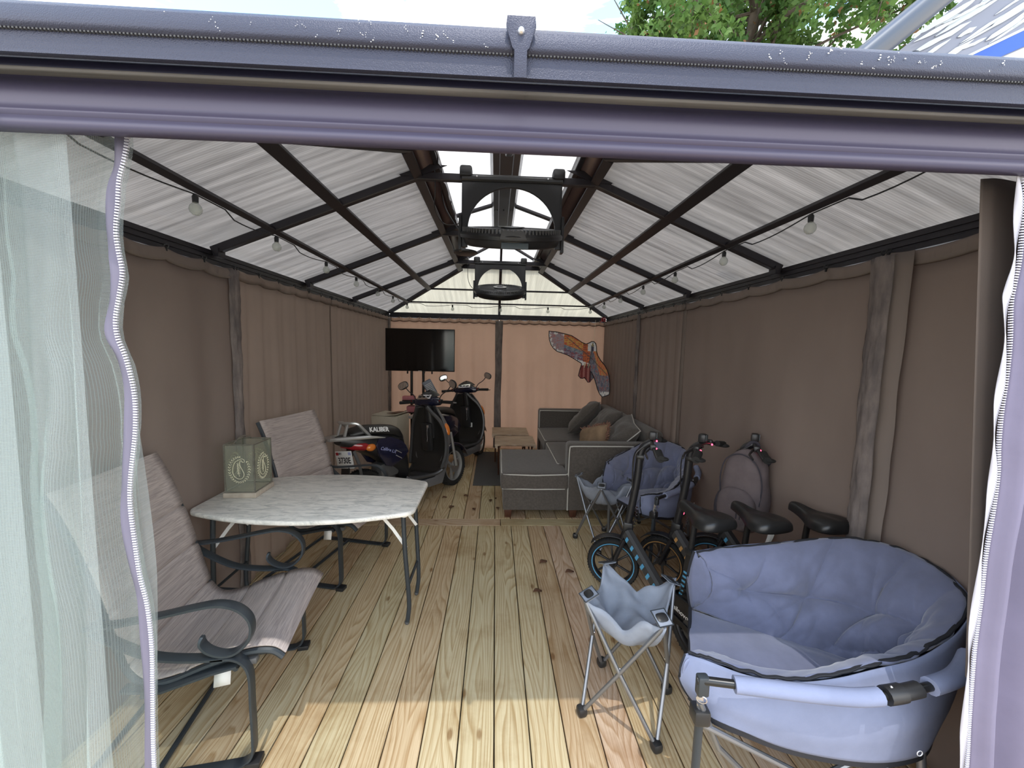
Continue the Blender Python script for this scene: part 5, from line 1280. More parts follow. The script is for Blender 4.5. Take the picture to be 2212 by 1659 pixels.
    for i in range(NU + 1):
        u = i / NU; r = sample(rim, u); q = sample(bottom, u); out = (r - c0); out.z = 0; out.normalize(); row = []
        for j in range(17):
            v = j / 16; p = r.lerp(q, v) + out * (.028 * math.sin(PI * v) + .014 * (1 - v) + .010 * noise.noise(Vector((u * 9, v * 3, 8))) * math.sin(PI * v))
            row.append(p)
        rows.append(row)
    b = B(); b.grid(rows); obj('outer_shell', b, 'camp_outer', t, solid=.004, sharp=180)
    for u_, nm_ in ((0, 'arm_end'), (1, 'arm_end')):
        r = sample(rim, u_); c = sample(crease, u_); q = sample(bottom, u_); out = (r - c0); out.z = 0; out.normalize()
        A_ = [pad_rows[-1 if u_ else 0][j * 6] for j in range(9)]; B_ = [q.lerp(r + out * .014, j / 8) + out * .028 * math.sin(PI * j / 8) for j in range(9)]
        b = B(); b.grid([[a.lerp(z_, w / 4) for w in range(5)] for a, z_ in zip(A_, B_)]); obj(nm_, b, 'camp_inner' if u_ else 'camp_outer', t, solid=.004, sharp=180)
        b = B(); b.bar(B_, .006, .012); obj('end_binding', b, 'black_binding', t)
    rows = [[sample(bottom, i / 60).lerp(c0 + Vector((0, 0, -.10)), j / 6) + Vector((0, 0, -.02 * (j / 6))) for j in range(7)] for i in range(61)]
    b = B(); b.grid(rows); obj('underside', b, 'black_binding', t, solid=.003, sharp=180)
    b = B(); pts = [sample(rim, k / 150) + Vector((0, 0, .003)) + Vector((noise.noise(Vector((k * .35, 0, 0))), noise.noise(Vector((0, k * .35, 0))), noise.noise(Vector((0, 0, k * .25))))) * .008 for k in range(151)]
    b.bar(pts, .011, .007); obj('rim_binding', b, 'black_binding', t)
    b = B(); pts = [sample(bottom, k / 100) + Vector((0, 0, -.004)) for k in range(101)]; b.bar(pts, .006, .020); obj('lower_binding', b, 'black_binding', t)
    b = B(); b.bar([p + Vector((0, 0, .0)) for p in fe], .014, .022); obj('front_binding', b, 'black_binding', t)
    # front corner flap of the near arm
    fl = [[L(p) for p in row] for row in (((.625, 1.155, .575), (.62, 1.16, .53), (.63, 1.17, .47), (.64, 1.18, .44)), ((.66, 1.175, .578), (.665, 1.19, .52), (.675, 1.20, .46), (.69, 1.21, .43)), ((.74, 1.18, .545), (.745, 1.20, .50), (.755, 1.22, .45), (.77, 1.24, .43)), ((.85, 1.17, .50), (.85, 1.19, .47), (.85, 1.20, .44), (.86, 1.21, .425)))]
    b = B(); b.grid(fl); obj('arm_flap', b, 'camp_outer', t, solid=.014, sharp=180, sub=2)
    # arm rail: bare tube ends, fabric sleeve and black joint
    rp = [L(p) for p in spline([(.612, 1.055, .600), (.75, 1.018, .610), (.95, .985, .610), (1.06, .975, .612), (1.20, .985, .620), (1.36, 1.015, .632), (1.47, 1.07, .65)], 8)]
    b = B(); b.tube(rp, .012, 10); rl = obj('arm_rail', b, 'black_paint', t)
    n = len(rp)
    def sub_(a, c): return rp[int(a * (n - 1)):int(c * (n - 1)) + 1]
    b = B(); b.tube(sub_(.14, .55), .023, 12); obj('fabric_sleeve', b, 'camp_outer', rl)
    b = B(); b.tube(sub_(.73, 1), .024, 12); obj('fabric_sleeve', b, 'camp_outer', rl)
    b = B(); b.tube(sub_(.57, .645), .0245, 12); b.tube(sub_(.645, .70), .021, 12); obj('rail_joint', b, 'black_plastic', rl)
    b = B(); b.sphere(rp[int(.60 * (n - 1))] + L((1.10, 1.35, 0)) * 0 + Vector((0, 0, .023)), .004, 8); obj('rivet', b, 'bolt_metal', rl)
    # far arm rail
    b = B(); b.tube([p + Vector((0, 0, -.012)) for p in rim[int(N * .72):]], .011, 8); obj('arm_rail', b, 'black_paint', t)
    # legs and hub fittings
    A = L((.628, 1.06, .575)); HJ = L((.64, 1.075, .470)); F = L((.66, 1.09, .012))
    b = B(); b.box(L((.628, 1.052, .585)), (.034, .026, .062), rot=Matrix.Rotation(-math.radians(153), 4, 'Z'), bev=.006); ft = obj('corner_bracket', b, 'chair_metal', t)
    b = B(); b.tube([A, HJ], .0105, 10); b.tube(arc(L((.625, 1.045, .545)), .014, 0, 360, 16, ax=(1, 0, 0), ay=(0, .3, 1)), .0018, 5); obj('spring_pin', b, 'bolt_metal', ft)
    b = B(); b.box(HJ, (.05, .05, .05), rot=Matrix.Rotation(.4, 4, 'Z'), bev=.010); obj('hub', b, 'black_plastic', t)
    feet = [L((.64, 1.085, .012)), L((1.42, 1.08, .012)), L((1.42, 1.54, .012)), L((.95, 1.60, .012))]
    tops = [HJ, L((1.36, 1.09, .42)), L((1.36, 1.53, .42)), L((.93, 1.60, .46))]
    for k in range(4):
        b = B(); b.tube([tops[k], feet[k]], .0125, 10); lg = obj('leg', b, 'camp_tube' if k else 'chair_metal', t)
        b = B(); b.sphere(feet[k] + Vector((0, 0, .006)), .018, 10); obj('foot', b, 'dark_rubber', lg)
    for a, c in ((0, 1), (1, 0), (1, 2), (2, 1), (2, 3), (3, 2)):
        b = B(); s = tops[a] + Vector((0, 0, -.03)); b.tube([s, s.lerp(feet[c], .5), feet[c] + Vector((0, 0, .02))], .009, 8); obj('cross_brace', b, 'camp_tube', t)
    b = B(); b.tube([A + Vector((0, 0, -.05)), L((.72, 1.10, .33)), L((1.0, 1.16, .02))], .0095, 8); obj('cross_brace', b, 'camp_tube', t)
    # small plastic logo tab on the shell
    b = B(); b.tube(arc(L((1.27, 1.005, .40)), .008, 0, 360, 14, ax=RZ @ Vector((1, 0, 0)), ay=(0, 0, 1)), .0012, 5); obj('logo_mark', b, 'ink_white', t)
    return t
c1 = club_chair('padded grey camp chair with blue flare tint at the front right, nearest the opening', (1.10, 1.35, 0), math.radians(153))
c2 = dup(c1, (1.24, 3.06, 0), math.radians(197), 'padded grey camp chair with blue flare tint behind the bikes, in front of the sofa arm', scale=.95)

# ------------------------------------------------------------------ small folding camp tables
def camp_table(label, loc, rz, sc):
    t = thing('camp_side_table', label, 'table', loc, rz, 'small fabric camp side tables')
    h = .54; w = .155
    tops = [Vector((sx * w, sy * w, h + dz)) for sx, sy, dz in ((-1, -1, .0), (1, -1, .0), (1, 1, .0), (-1, 1, .0))]
    feet = [Vector((sx * w * .98, sy * w * .98, .015)) for sx, sy in ((-1, -1), (1, -1), (1, 1), (-1, 1))]
    # sagging cloth between four peaked corners
    rows = []; n = 26
    for i in range(n + 1):
        row = []
        for j in range(n + 1):
            x, y = 2 * i / n - 1, 2 * j / n - 1
            edge = max(abs(x), abs(y)); cor = abs(x * y) ** 1.15
            inset = 1 - .13 * (1 - abs(x * y) ** .0 if 0 else (1 - min(abs(x), abs(y)) ** 1.6)) * edge ** 4
            z = h - .085 * (1 - cor) ** 1.1 - .055 * (1 - edge ** 2)
            z += .020 * math.sin(x * 5 + y * 3.2 + 1) * (1 - cor) + .030 * noise.noise(Vector((x * 2.6, y * 2.6, 5)))
            row.append(Vector((x * w * 1.06 * inset, y * w * 1.06 * inset, z)))
        rows.append(row)
    b = B(); b.grid(rows); cl = obj('fabric_top', b, 'camp_table', t, solid=.004, sharp=180)
    # hanging cloth pocket below
    per = rows[0][:-1] + [r[-1] for r in rows[:-1]] + rows[-1][:0:-1] + [r[0] for r in rows[:0:-1]]
    rows = []
    for i in range(len(per) + 1):
        p = per[i % len(per)]; a = math.atan2(p.y, p.x); row = []
        for j in range(7):
            v = j / 6; r = w * lerp(.98, .55, v ** 1.5); c_, s_ = math.cos(a), math.sin(a)
            row.append(p.lerp(Vector((r * math.copysign(abs(c_) ** .75, c_), r * math.copysign(abs(s_) ** .75, s_), h - .19)), v) + Vector((0, 0, .010 * noise.noise(Vector((c_ * 2, s_ * 2, v))) * v - .012 * math.sin(PI * v))))
        rows.append(row)
    b = B(); g = b.grid(rows); obj('fabric_pocket', b, 'camp_table', t, solid=.003, sharp=180)
    for k in range(4):
        p = tops[k]; d = Vector((p.x, p.y, 0)).normalized(); M = frame(p + Vector((0, 0, .004)) - d * .016, Vector((d.y, -d.x, 0)), d + Vector((0, 0, -.45)))
        b = B(); b.box((0, .0, 0), (.062, .066, .006), bev=.003); b.bm.transform(M); cp = obj('corner_patch', b, 'camp_table', t)
        b = B(); b.bar([(-.030, -.032, .003), (-.030, .032, .003), (.030, .032, .003), (.030, -.032, .003)], .005, .005, closed=True); b.bm.transform(M); obj('patch_piping', b, 'chair_metal', cp)
        b = B(); b.blob((0, 0, .005), (.024, .018, .004), 18, 6, p=(.6, 1)); b.bm.transform(M); obj('corner_cap', b, 'black_plastic', cp)
    for k in range(4):
        for q in (1, 3):
            a = tops[k] + Vector((0, 0, -.02)); c = feet[(k + q) % 4]
            mid = a.lerp(c, .5) + (Vector((a.x, a.y, 0)).normalized() * .0) + Vector((0, 0, 0)); side = (c - a).cross(Vector((0, 0, 1))).normalized() * (.008 if q == 1 else -.008)
            b = B(); b.tube([a, mid + side, c], .0085, 10); obj('leg_tube', b, 'camp_tube', t)
        b = B(); b.box(feet[k] + Vector((0, 0, .006)), (.042, .042, .040), rot=.785, bev=.012); obj('foot', b, 'black_plastic', t)
        m = (tops[k] + feet[(k + 1) % 4]) / 2; b = B(); b.sphere(m, .006, 8); obj('pivot_rivet', b, 'bolt_metal', t)
    t.scale = (1, 1, sc); return t
camp_table('small blue-grey fabric camp table beside the front right camp chair', (.607, 1.595, 0), math.radians(-31), 1.0)
o_ = [o for o in bpy.data.objects if o.name == 'camp_side_table'][0]
dup(o_, (.895, 3.055, 0), math.radians(-66 + 90), 'small grey fabric camp table standing by the sofa arm')

# ------------------------------------------------------------------ sofa
t = thing('sectional_sofa', 'dark grey sectional sofa with white piping and a chaise', 'sofa', (0, 0, 0))
def softbox(nm, c, d, bev=.03, m='sofa_fabric', puff=.0, parent=None, rot=None):
    b = B(); b.box((0, 0, 0), d, bev=bev, seg=4)
    if puff:
        bmesh.ops.subdivide_edges(b.bm, edges=[e for e in b.bm.edges if e.calc_length() > .2], cuts=9, use_grid_fill=True)
        for v in b.bm.verts:
            u = 1 - (2 * v.co.x / d[0]) ** 2; w = 1 - (2 * v.co.y / d[1]) ** 2
            v.co.z += (puff if v.co.z > 0 else -puff * .3) * max(0, u) ** .5 * max(0, w) ** .5 + .004 * noise.noise(v.co * 5)
    M = Matrix.Translation(c)
    if rot: M = M @ rot
    b.bm.transform(M); return obj(nm, b, m, parent or t, sharp=60)
def piping(pts, parent, closed=False):
    b = B(); b.tube([Vector(p) for p in pts], .0055, 6, closed=closed); return obj('piping', b, 'sofa_piping', parent)
base = softbox('base', (1.05, 4.61, .185), (.76, 2.22, .21), .015)
cb = softbox('chaise_base', (.385, 3.935, .185), (.58, .86, .21), .012)
arm = softbox('arm', (1.15, 3.575, .395), (.94, .16, .63), .035)
piping(spline([(.690, 3.494, .085), (.690, 3.494, .40), (.695, 3.494, .66), (.715, 3.494, .682), (.76, 3.494, .688), (1.20, 3.494, .690), (1.60, 3.494, .690)], 4), arm)
farm = softbox('arm', (1.13, 5.63, .395), (.98, .16, .63), .035)
piping(spline([(.650, 5.545, .45), (.650, 5.545, .66), (.665, 5.545, .69), (.72, 5.545, .693), (1.40, 5.545, .693)], 4), farm)
back = softbox('back', (1.545, 4.60, .44), (.17, 1.92, .72), .04)
s1 = softbox('seat_cushion', (1.05, 5.16, .365), (.84, .86, .15), .03, puff=.02)
s2 = softbox('seat_cushion', (1.05, 4.22, .365), (.84, .96, .15), .03, puff=.02)
for s_, y0, y1 in ((s1, 4.74, 5.58), (s2, 3.75, 4.69)):
    piping([(1.45, y1, .435), (.66, y1 - .02, .437), (.635, y1 - .05, .437), (.635, y0 + .05, .437), (.66, y0 + .02, .437), (1.45, y0, .435)], s_)
s3 = softbox('chaise_cushion', (.385, 3.93, .352), (.63, .90, .155), .03, puff=.014)
piping([(.085, 4.36, .425), (.078, 3.54, .425), (.095, 3.494, .420), (.38, 3.478, .418), (.66, 3.485, .425), (.685, 3.50, .425), (.69, 3.56, .425)], s3)
piping([(.085, 3.490, .290), (.38, 3.482, .286), (.66, 3.486, .290)], s3)
for x, y in ((.145, 3.56), (.145, 4.30), (1.55, 3.56), (1.55, 5.65), (.70, 5.65), (.75, 3.56)):
    b = B(); b.box((x, y, .04), (.075, .075, .08), taper=.72, bev=.004); obj('foot', b, 'dark_wood', t, 'dark red-brown wooden foot')

def pillow(nm, label, cat, c, size, rot, m, pm, group=None, puff=.5, tuft=True, seed=0):
    b = B(); n = 26; w, h, d = size; P = {}
    for sgn in (1, -1):
        rows = []
        for i in range(n + 1):
            row = []
            for j in range(n + 1):
                x, y = 2 * i / n - 1, 2 * j / n - 1
                e = max(0, (1 - x ** 4) * (1 - y ** 4)); k = 1 - .09 * (1 - abs(x * y)) * max(abs(x), abs(y)) ** 3
                z = d / 2 * e ** .55 + .020 * noise.noise(Vector((x * 2, y * 2, seed + sgn))) * e ** .3 + .008 * noise.noise(Vector((x * 6, y * 5, seed + sgn * 3))) * e ** .3
                if tuft: z -= .035 * math.exp(-((x * 3.2) ** 2 + (y * 3.2) ** 2) * 2)
                row.append(Vector((x * w / 2 * k, y * h / 2 * k, sgn * z)))
            rows.append(row)
        b.grid(rows)
    bmesh.ops.remove_doubles(b.bm, verts=b.bm.verts[:], dist=.0008)
    M = Matrix.Translation(c) @ rot; b.bm.transform(M)
    o = obj(nm, b, m, sharp=180); tag(o, label, cat, group)
    if pm:
        E = []
        for q in range(4):
            for k in range(14):
                u = 2 * k / 14 - 1; x, y = ((u, -1), (1, u), (-u, 1), (-1, -u))[q]; kk = 1 - .09 * (1 - abs(x * y)); E.append(M @ Vector((x * w / 2 * kk, y * h / 2 * kk, 0)))
        bb = B(); bb.tube(E, .006, 6, closed=True); obj('piping', bb, pm, o)
    return o, M
def RX(rz, tilt, roll=0): return Matrix.Rotation(math.radians(rz), 4, 'Z') @ Matrix.Rotation(math.radians(tilt), 4, 'X') @ Matrix.Rotation(math.radians(roll), 4, 'Z')
G = 'loose grey back cushions on the sofa'
pillow('back_cushion', 'dark grey sofa cushion leaning at the far end by the corner', 'cushion', (1.20, 5.10, .685), (.60, .54, .20), RX(-112, 48, 8), 'sofa_fabric', 'sofa_fabric', G, seed=1)
pillow('back_cushion', 'dark grey sofa cushion in the middle, overlapping its neighbour', 'cushion', (1.28, 4.56, .67), (.62, .52, .20), RX(-98, 50, 5), 'sofa_fabric', 'sofa_fabric', G, seed=2)
pillow('back_cushion', 'dark grey sofa cushion with a white piped edge nearest the near arm', 'cushion', (1.30, 4.02, .655), (.62, .50, .19), RX(-96, 46, -8), 'sofa_fabric', 'sofa_piping', G, seed=3)
pl, M = pillow('throw_pillow', 'tan throw pillow with a shaggy red-brown fringe behind the near sofa arm', 'pillow', (1.04, 4.02, .61), (.42, .34, .17), RX(-72, 66, 20), 'pillow_tan', None, None, tuft=False, seed=4)
b = B(); rr = random.Random(9)
for k in range(420):
    q = rr.randrange(3, 7) % 4; u = rr.uniform(-1, 1); x, y = ((u, -1), (1, u), (-u, 1), (-1, -u))[q]
    if q == 0 and rr.random() < .8: continue
    p = M @ Vector((x * .21 * .96, y * .17 * .96, rr.uniform(-.008, .008))); c = M @ Vector((0, 0, 0)); d = (p - c).normalized()
    v = (d + Vector((rr.uniform(-.8, .8), rr.uniform(-.8, .8), rr.uniform(-.8, .8)))).normalized() * rr.uniform(.02, .045)
    b.tube([p, p + v * .6 + Vector((0, 0, .003)), p + v], .0038, 4)
obj('fringe', b, 'fringe', pl)

# ------------------------------------------------------------------ low wooden tables, rug
def slat_table(label, loc, rz, w, d, h):
    t = thing('wood_side_table', label, 'table', loc, rz, 'small slatted wood tables')
    b = B(); n = 5
    for k in range(n): b.box((0, -d / 2 + d * (k + .5) / n, h), (w, d / n - .006, .020), bev=.003)
    obj('tabletop', b, 'table_wood', t)
    for s in (-1, 1):
        b = B(); b.box((s * (w / 2 - .02), 0, h - .022), (.03, d, .026), bev=.003); obj('apron', b, 'table_wood', t)
        for q in (-1, 1):
            b = B(); b.bar([(s * (w / 2 - .05), q * (d / 2 - .03), h - .02), (s * (w / 2 - .05 ), -q * (d / 2 - .06) * .0 + q * (d / 2 - .10), .006)], .03, .018, up=(1, 0, 0)); obj('leg', b, 'dark_wood', t)
        b = B(); b.bar([(s * (w / 2 - .065), -(d / 2 - .08), .22), (s * (w / 2 - .065), (d / 2 - .08), .22)], .02, .014, up=(1, 0, 0)); obj('stretcher', b, 'dark_wood', t)
    return t
st = slat_table('slatted wooden side table nearer the chaise', (.265, 4.90, 0), math.radians(0), .50, .50, .40)
dup(st, (.225, 5.46, 0), math.radians(0), 'slatted wooden side table against the back curtain')
b = B(); b.box((.0, 5.10, .005), (.46, 1.46, .008), bev=.003); tag(obj('rug', b, 'rug'), 'thin dark grey mat on the deck beside the chaise', 'rug')

# ------------------------------------------------------------------ backpack on the far bike
t = thing('backpack', 'mauve-grey backpack hanging from the bike at the right wall', 'backpack', (1.555, 2.30, .72), math.radians(-62))
def bagf(q):
    k = 1 - .18 * max(0, q.z / .26); return Vector((q.x * k, q.y * (1 - .25 * max(0, q.z / .26)), q.z)) + Vector((noise.noise(q * 9), noise.noise(q * 9 + Vector((5, 0, 0))), 0)) * .016
b = B(); b.blob((0, 0, 0), (.145, .085, .26), 32, 22, f=bagf, p=(.75, .8)); obj('body', b, 'backpack_cloth', t, sharp=180)
b = B(); b.blob((.0, -.085, -.10), (.115, .045, .13), 26, 14, f=lambda q: q + Vector((0, noise.noise(q * 14) * .012, 0)), p=(.7, .8)); pk = obj('front_pocket', b, 'backpack_cloth', t, sharp=180)
b = B(); b.tube(spline([(-.118, -.06, -.05), (-.125, -.058, .08), (-.09, -.062, .19), (0, -.062, .235), (.09, -.062, .19), (.125, -.058, .08), (.118, -.06, -.05)], 6), .004, 6); obj('zipper', b, 'backpack_dark', t)
b = B(); b.tube([(.03, -.130, -.04), (.03, -.134, -.14)], .003, 6); b.tube([(.05, -.128, -.04), (.05, -.132, -.14)], .003, 6); obj('pocket_zipper', b, 'backpack_dark', pk)
b = B(); b.blob((-.135, -.01, -.14), (.035, .06, .11), 16, 10); sp = obj('side_pocket', b, 'backpack_dark', t)
for s in (-1, 1):
    b = B(); b.bar(spline([(s * .07, .07, .22), (s * .10, .13, .12), (s * .10, .13, -.05), (s * .09, .08, -.20)], 6), .05, .010, up=(0, 1, .1)); obj('shoulder_strap', b, 'backpack_dark', t)
b = B(); b.bar(spline([(-.04, .05, .25), (-.02, .07, .29), (.02, .07, .29), (.04, .05, .25)], 6), .02, .006, up=(0, 1, 0)); obj('carry_loop', b, 'backpack_dark', t)
b = B()
for k in range(4): b.bar(spline([(.13, .02, -.12), (.16 + k * .006, .0, -.20), (.15 - k * .012, -.02 + k * .01, -.29 - .02 * k)], 5), .016, .002, up=(0, 1, 0))
obj('loose_strap', b, 'plate_white', t, 'crumpled white strap at the side')

# ------------------------------------------------------------------ bird kite on the back wall
def kite():
    px = [(175, 235), (330, 250), (520, 290), (680, 330), (800, 400), (900, 465), (990, 500), (1045, 480), (1100, 450), (1150, 450), (1190, 490), (1205, 560), (1210, 640), (1240, 730), (1300, 820), (1380, 910),
          (1440, 1010), (1480, 1130), (1500, 1280), (1505, 1420), (1495, 1490), (1430, 1525), (1360, 1550), (1310, 1500), (1260, 1400), (1225, 1290), (1180, 1170), (1120, 1060), (1100, 1040), (1100, 1270), (1060, 1275), (1000, 1200), (985, 1175), (950, 1200), (905, 1200), (855, 1150), (880, 1030), (910, 925), (910, 895),
          (820, 845), (720, 790), (600, 730), (470, 690), (370, 660), (290, 600), (230, 520), (190, 410), (178, 320)]
    A = Vector((.80, 5.93, 1.84)); X = Vector((.80, -.50, 0)).normalized()
    s = .94 / 1330                                     # metres per outline unit along the kite plane
    def W(x, y): return A + X * ((x - 175) * s * 1.02) + Vector((0, 0, -(y - 235) * s * 1.0))
    t = thing('bird_kite', 'bird of prey kite with spread red and grey wings hanging on the back wall', 'kite', (0, 0, 0))
    bm = bmesh.new(); vs = [bm.verts.new((x, y, 0)) for x, y in px]; f = bm.faces.new(vs)
    bmesh.ops.triangulate(bm, faces=[f])
    for _ in range(8):
        es = [e for e in bm.edges if e.calc_length() > 14]
        if not es: break
        bmesh.ops.subdivide_edges(bm, edges=es, cuts=1)
        bmesh.ops.triangulate(bm, faces=[q for q in bm.faces if len(q.verts) > 3])
    cl = bm.loops.layers.float_color.new('paint')
    sp = Vector((620, 420, 0)), Vector((1090, 770, 0)), Vector((1440, 1100, 0))
    def colour(p):
        x, y = p.x, p.y
        edge = min((Vector((x, y)) - Vector(a)).length for a in px)
        def nz(fx, fy, o): return noise.noise(Vector((x * fx, y * fy, o)))
        if y < 640 and 1030 < x: 
            c = (.75, .74, .74)
            if 1095 < x < 1155 and y > 520: c = (.05, .04, .10)
            if 1110 < x < 1140 and 490 < y < 550: c = (.8, .65, .2)
        elif y > 930 and x < 1105 and not (x > 1100):
            k = math.sin(x * .07); c = (.20, .03, .03) if k > -.3 else (.40, .16, .14)
        else:
            # distance behind the leading edge
            lead = (y - (250 + (x - 200) * .33 if x < 1000 else 0))
            if x < 1080:
                yl = 250 + max(0, x - 200) * .32; h = (y - yl) / 420
                tip = x < 520
                st = nz(.012, .05, 1) + .4 * nz(.05, .01, 2)
                if x > 930: c = (.62, .16, .04) if st > -.1 else (.25, .06, .05)
                elif h < .38 and not tip: c = (.60, .13, .06) if st > .0 else (.65, .38, .10)
                elif h < .55: c = (.30, .33, .36) if st > .05 else (.16, .20, .26)
                else: c = (.34, .10, .12) if st > .15 else (.13, .13, .20) if st > -.15 else (.42, .36, .42)
                if tip: c = (.45, .20, .20) if st > .12 else (.36, .30, .34)
                if (h > .86 or (tip and edge < 60)) and nz(.03, .03, 5) > -.12: c = (.80, .78, .78)
            else:
                yl = 500 + (x - 1190) * 1.9; h = (x - (1190 + (y - 560) * .33)) / 260
                st = nz(.05, .012, 1) + .4 * nz(.012, .05, 2)
                if h > -.30 and y < 1120: c = (.60, .14, .06) if st > -.05 else (.55, .30, .10)
                else: c = (.13, .13, .18) if st > .1 else (.24, .25, .28) if st > -.2 else (.30, .12, .13)
                if y > 1440 and nz(.05, .01, 5) > -.2: c = (.78, .76, .74)
        k = 1 + .35 * nz(.09, .09, 9); return (min(1, c[0] * k), min(1, c[1] * k), min(1, c[2] * k), 1)
    for f in bm.faces:
        for lp in f.loops: lp[cl] = colour(lp.vert.co)
    for v in bm.verts: v.co = W(v.co.x, v.co.y)
    b = B(); b.bm.free(); b.bm = bm; b.mats = []
    sail = obj('sail', b, 'kite_print', t, solid=.002, sharp=180)
    n_ = X.cross(Vector((0, 0, 1))).normalized()
    if n_.y > 0: n_ = -n_
    b = B(); b.tube([W(x, y) + n_ * .002 for x, y in px], .006, 6, closed=True); obj('edge_piping', b, 'black_binding', t)
    b = B(); b.tube([W(570, 350) + n_ * .012, W(1090, 760) + n_ * .016, W(1450, 1110) + n_ * .012], .004, 6); obj('spar', b, 'camp_tube', t)
    b = B(); b.tube([W(1140, 470) + n_ * .014, W(1100, 760) + n_ * .018, W(1050, 980) + n_ * .014], .005, 6); obj('spine', b, 'black_paint', t)
    b = B()
    for x in (985, 1070): b.tube([W(x - 20, 930) + n_ * .006, W(x - 5, 885) + n_ * .01, W(x + 15, 900) + n_ * .01, W(x - 15, 985) + n_ * .006], .006, 5)
    obj('talon_print', b, 'etch_gold', sail)
    b = B(); b.tube([W(1138, 450), Vector((1.50, 5.92, 2.02))], .0018, 5); obj('string', b, 'etch_gold', t)
    return t
kite()
b = B(); rr = random.Random(4)
for k in range(9): b.bar(spline([(1.56, 5.78, 2.00), (1.56 + rr.uniform(-.03, .05), 5.76 + rr.uniform(-.02, .02), 2.02 + rr.uniform(-.03, .03)), (1.56 + rr.uniform(-.05, .06), 5.76, 2.00 + rr.uniform(-.03, .05))], 4), .012, .002, up=(0, 1, 0))
tag(obj('ribbon', b, 'lens_red'), 'small knot of red ribbon on the eave beam above the kite', 'ribbon')
# dry leaves and twigs lying on the far deck
rr = random.Random(12)
for k, (x, y) in enumerate(((-.02, 3.92), (.03, 3.98), (-.28, 4.05), (-.40, 3.75), (-.18, 3.70), (.05, 3.72), (-.5, 4.0), (.38, 2.75), (.55, 2.62), (.30, 2.4))):
    b = B()
    a = rr.uniform(0, 3); L_ = rr.uniform(.03, .07)
    b.grid([[Vector((x + math.cos(a) * L_ * (u - .5) + math.sin(a) * v * L_ * .35 * (1 - (2 * u - 1) ** 2), y + math.sin(a) * L_ * (u - .5) - math.cos(a) * v * L_ * .35 * (1 - (2 * u - 1) ** 2), .004 + .010 * abs(v) + .004 * math.sin(u * 5))) for v in (-1, 0, 1)] for u in (0, .2, .4, .6, .8, 1)])
    tag(obj('dry_leaf', b, 'dry_leaf', solid=.001), 'small curled brown dry leaf lying on the deck boards', 'leaf', 'dry leaves on the deck')
# ------------------------------------------------------------------ outside: tree and trailer side seen over the roof edge
def tree(label, base, trunk_pts, crown, seed, nleaf, size, group):
    rr = random.Random(seed); t = thing('leafy_tree', label, 'tree', base, 0, group)
    b = B(); P = spline(trunk_pts, 6); b.tube(P, .16, 12, scale=[lerp(1, .35, k / (len(P) - 1)) for k in range(len(P))]); obj('trunk', b, 'bark', t)
    tips = []; b = B()
    cx, cy, cz, R, Rz = crown
    for k in range(58):
        s = sample(P, rr.uniform(.45, 1)); a = rr.uniform(0, 2 * PI); e = rr.uniform(-.5, 1.1)
        d = Vector((math.cos(a) * math.cos(e), math.sin(a) * math.cos(e), math.sin(e)))
        tgt = Vector((cx, cy, cz)) + Vector((d.x * R, d.y * R, d.z * Rz)) * rr.uniform(.75, 1.0)
        m = s.lerp(tgt, .5) + Vector((rr.uniform(-.3, .3), rr.uniform(-.3, .3), rr.uniform(0, .4)))
        Q = spline([s, m, tgt], 7); b.tube(Q, .045, 6, scale=[lerp(1, .12, q / (len(Q) - 1)) for q in range(len(Q))])
        for q in range(9):
            s2 = sample(Q, rr.uniform(.35, 1)); e2 = s2 + Vector((rr.gauss(0, 1), rr.gauss(0, 1), rr.gauss(.1, .8))).normalized() * rr.uniform(.35, .9)
            b.tube([s2, s2.lerp(e2, .5) + Vector((0, 0, .05)), e2], .010, 4, scale=[1, .7, .3]); tips.append((s2, e2))
    obj('branches', b, 'bark', t)
    b = B(); b.use('leaf'); b.use('leaf_rust')
    for k in range(nleaf):
        s2, e2 = rr.choice(tips); p = s2.lerp(e2, rr.uniform(.1, 1.08)) + Vector((rr.gauss(0, .07), rr.gauss(0, .07), rr.gauss(0, .07)))
        b.use('leaf_rust' if rr.random() < .035 else 'leaf')
        n = Vector((rr.gauss(0, .6), rr.gauss(0, .6), rr.gauss(.3, .6))).normalized(); u = n.orthogonal().normalized(); u = Matrix.Rotation(rr.uniform(0, 6.28), 3, n) @ u; v = n.cross(u); s = size * rr.uniform(.6, 1.25)
        vs = [b.bm.verts.new(p + u * (x * s) + v * (y * s) + n * (z * s)) for x, y, z in ((0, 0, 0), (.35, .42, .06), (.6, .18, .1), (1.0, 0, -.12), (.6, -.18, .1), (.35, -.42, .06))]
        f = b.bm.faces.new(vs); f.material_index = b.mi
    me = bpy.data.meshes.new('foliage'); b.bm.to_mesh(me); b.bm.free()
    for mn in b.mats: me.materials.append(mat(mn))
    o = bpy.data.objects.new('foliage', me); C.objects.link(o); o.parent = t; o['kind'] = 'stuff'
    return t
tree('tall green leafy tree rising behind the gazebo roof', (4.6, 7.6, -.7), [(0, 0, 0), (.1, .1, 3.5), (-.1, .0, 6.5), (.2, .1, 10)], (.0, .0, 8.2, 3.1, 3.0), 5, 46000, .105, None)
t = thing('trailer', 'grey and white printed trailer side with a blue stripe beyond the roof at upper right', 'trailer', (0, 0, 0))
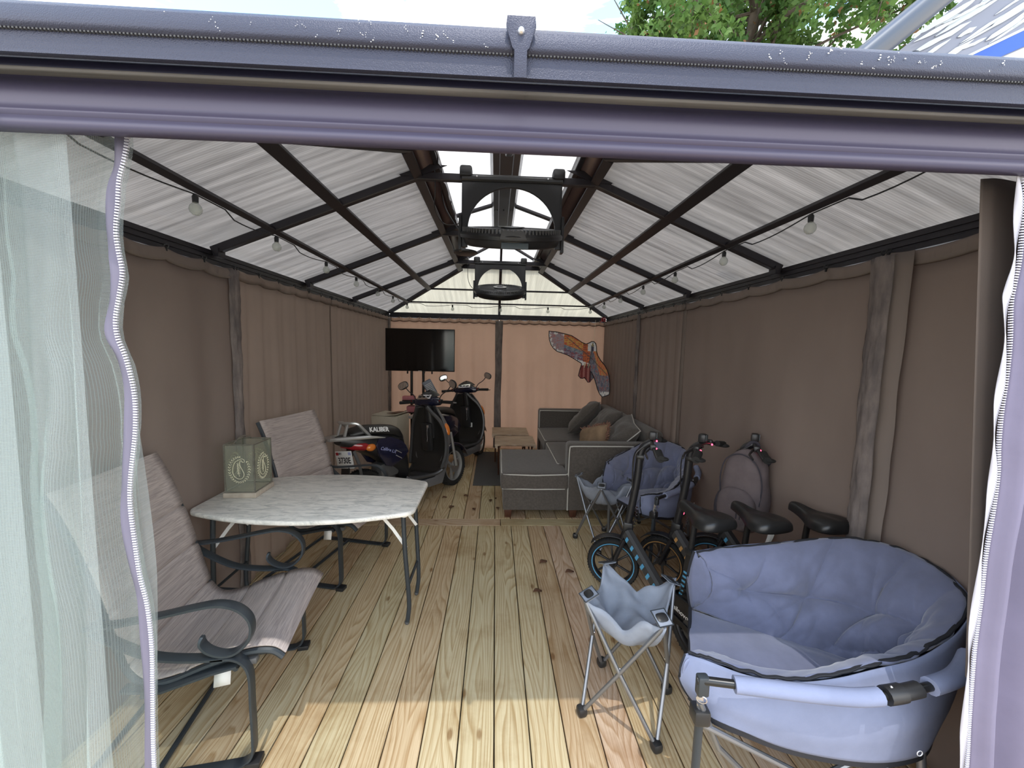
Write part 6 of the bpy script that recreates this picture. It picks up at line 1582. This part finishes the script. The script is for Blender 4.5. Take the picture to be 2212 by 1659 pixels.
Mt = frame((0, 2.62, 0), (1, .03, 0), (0, 0, 1))       # wall plane: local x = world x, local y = height
b = B(); b.prism([(2.30, 3.30), (2.95, 3.84), (3.9, 4.62), (5.6, 4.62), (5.6, 3.0), (2.2, 3.0)], .03, Mt); wl = obj('side_wall', b, 'rv_grey', t)
def band(nm, p, m, z=.018): b = B(); b.prism(p, .004, Mt @ Matrix.Translation((0, 0, z))); return obj(nm, b, m, wl)
band('blue_stripe', [(2.75, 3.375), (3.10, 3.556), (3.40, 3.71), (5.0, 4.52), (5.0, 4.36), (3.40, 3.61), (3.13, 3.47), (2.93, 3.375)], 'rv_blue')
band('white_stripe', [(2.62, 3.33), (3.10, 3.575), (3.40, 3.73), (5.0, 4.56), (5.0, 4.525), (3.40, 3.712), (3.10, 3.558), (2.66, 3.33)], 'rv_white')
band('white_stripe', [(2.96, 3.36), (3.13, 3.465), (3.40, 3.60), (5.0, 4.35), (5.0, 3.9), (3.42, 3.36)], 'rv_white')
b = B(); rr = random.Random(8)
for k in range(44):
    u = rr.uniform(2.62, 3.9); lo = 3.50 + (u - 2.95) * .52; v = lo + rr.uniform(-.02, .30) ; L_ = rr.uniform(.10, .55); w_ = rr.uniform(.004, .024); an = math.radians(rr.uniform(26, 38)); pts = []
    for s in (1, -1):
        for q in range(7):
            x = (q / 6 if s > 0 else 1 - q / 6) * L_; h_ = w_ * math.sin(PI * x / L_) ** .6 * rr.uniform(.45, 1) + .001; pts.append((u + x * math.cos(an) - s * h_ * math.sin(an), v + x * math.sin(an) + s * h_ * math.cos(an)))
    b.prism(pts, .003, Mt @ Matrix.Translation((0, 0, .018 + k * .0002)))
o = obj('splatter_print', b, 'rv_white', wl); o['kind'] = 'stuff'
b = B(); b.tube([(1.70, 2.50, 2.94), (2.314, 2.50, 3.458), (2.653, 2.50, 3.745), (3.7, 2.50, 4.63)], .072, 20); obj('awning_tube', b, 'rv_tube', t)
b = B(); b.blob((2.62, 2.56, 3.475), (.035, .02, .02), 10, 6); obj('tie_knob', b, 'black_plastic', t)
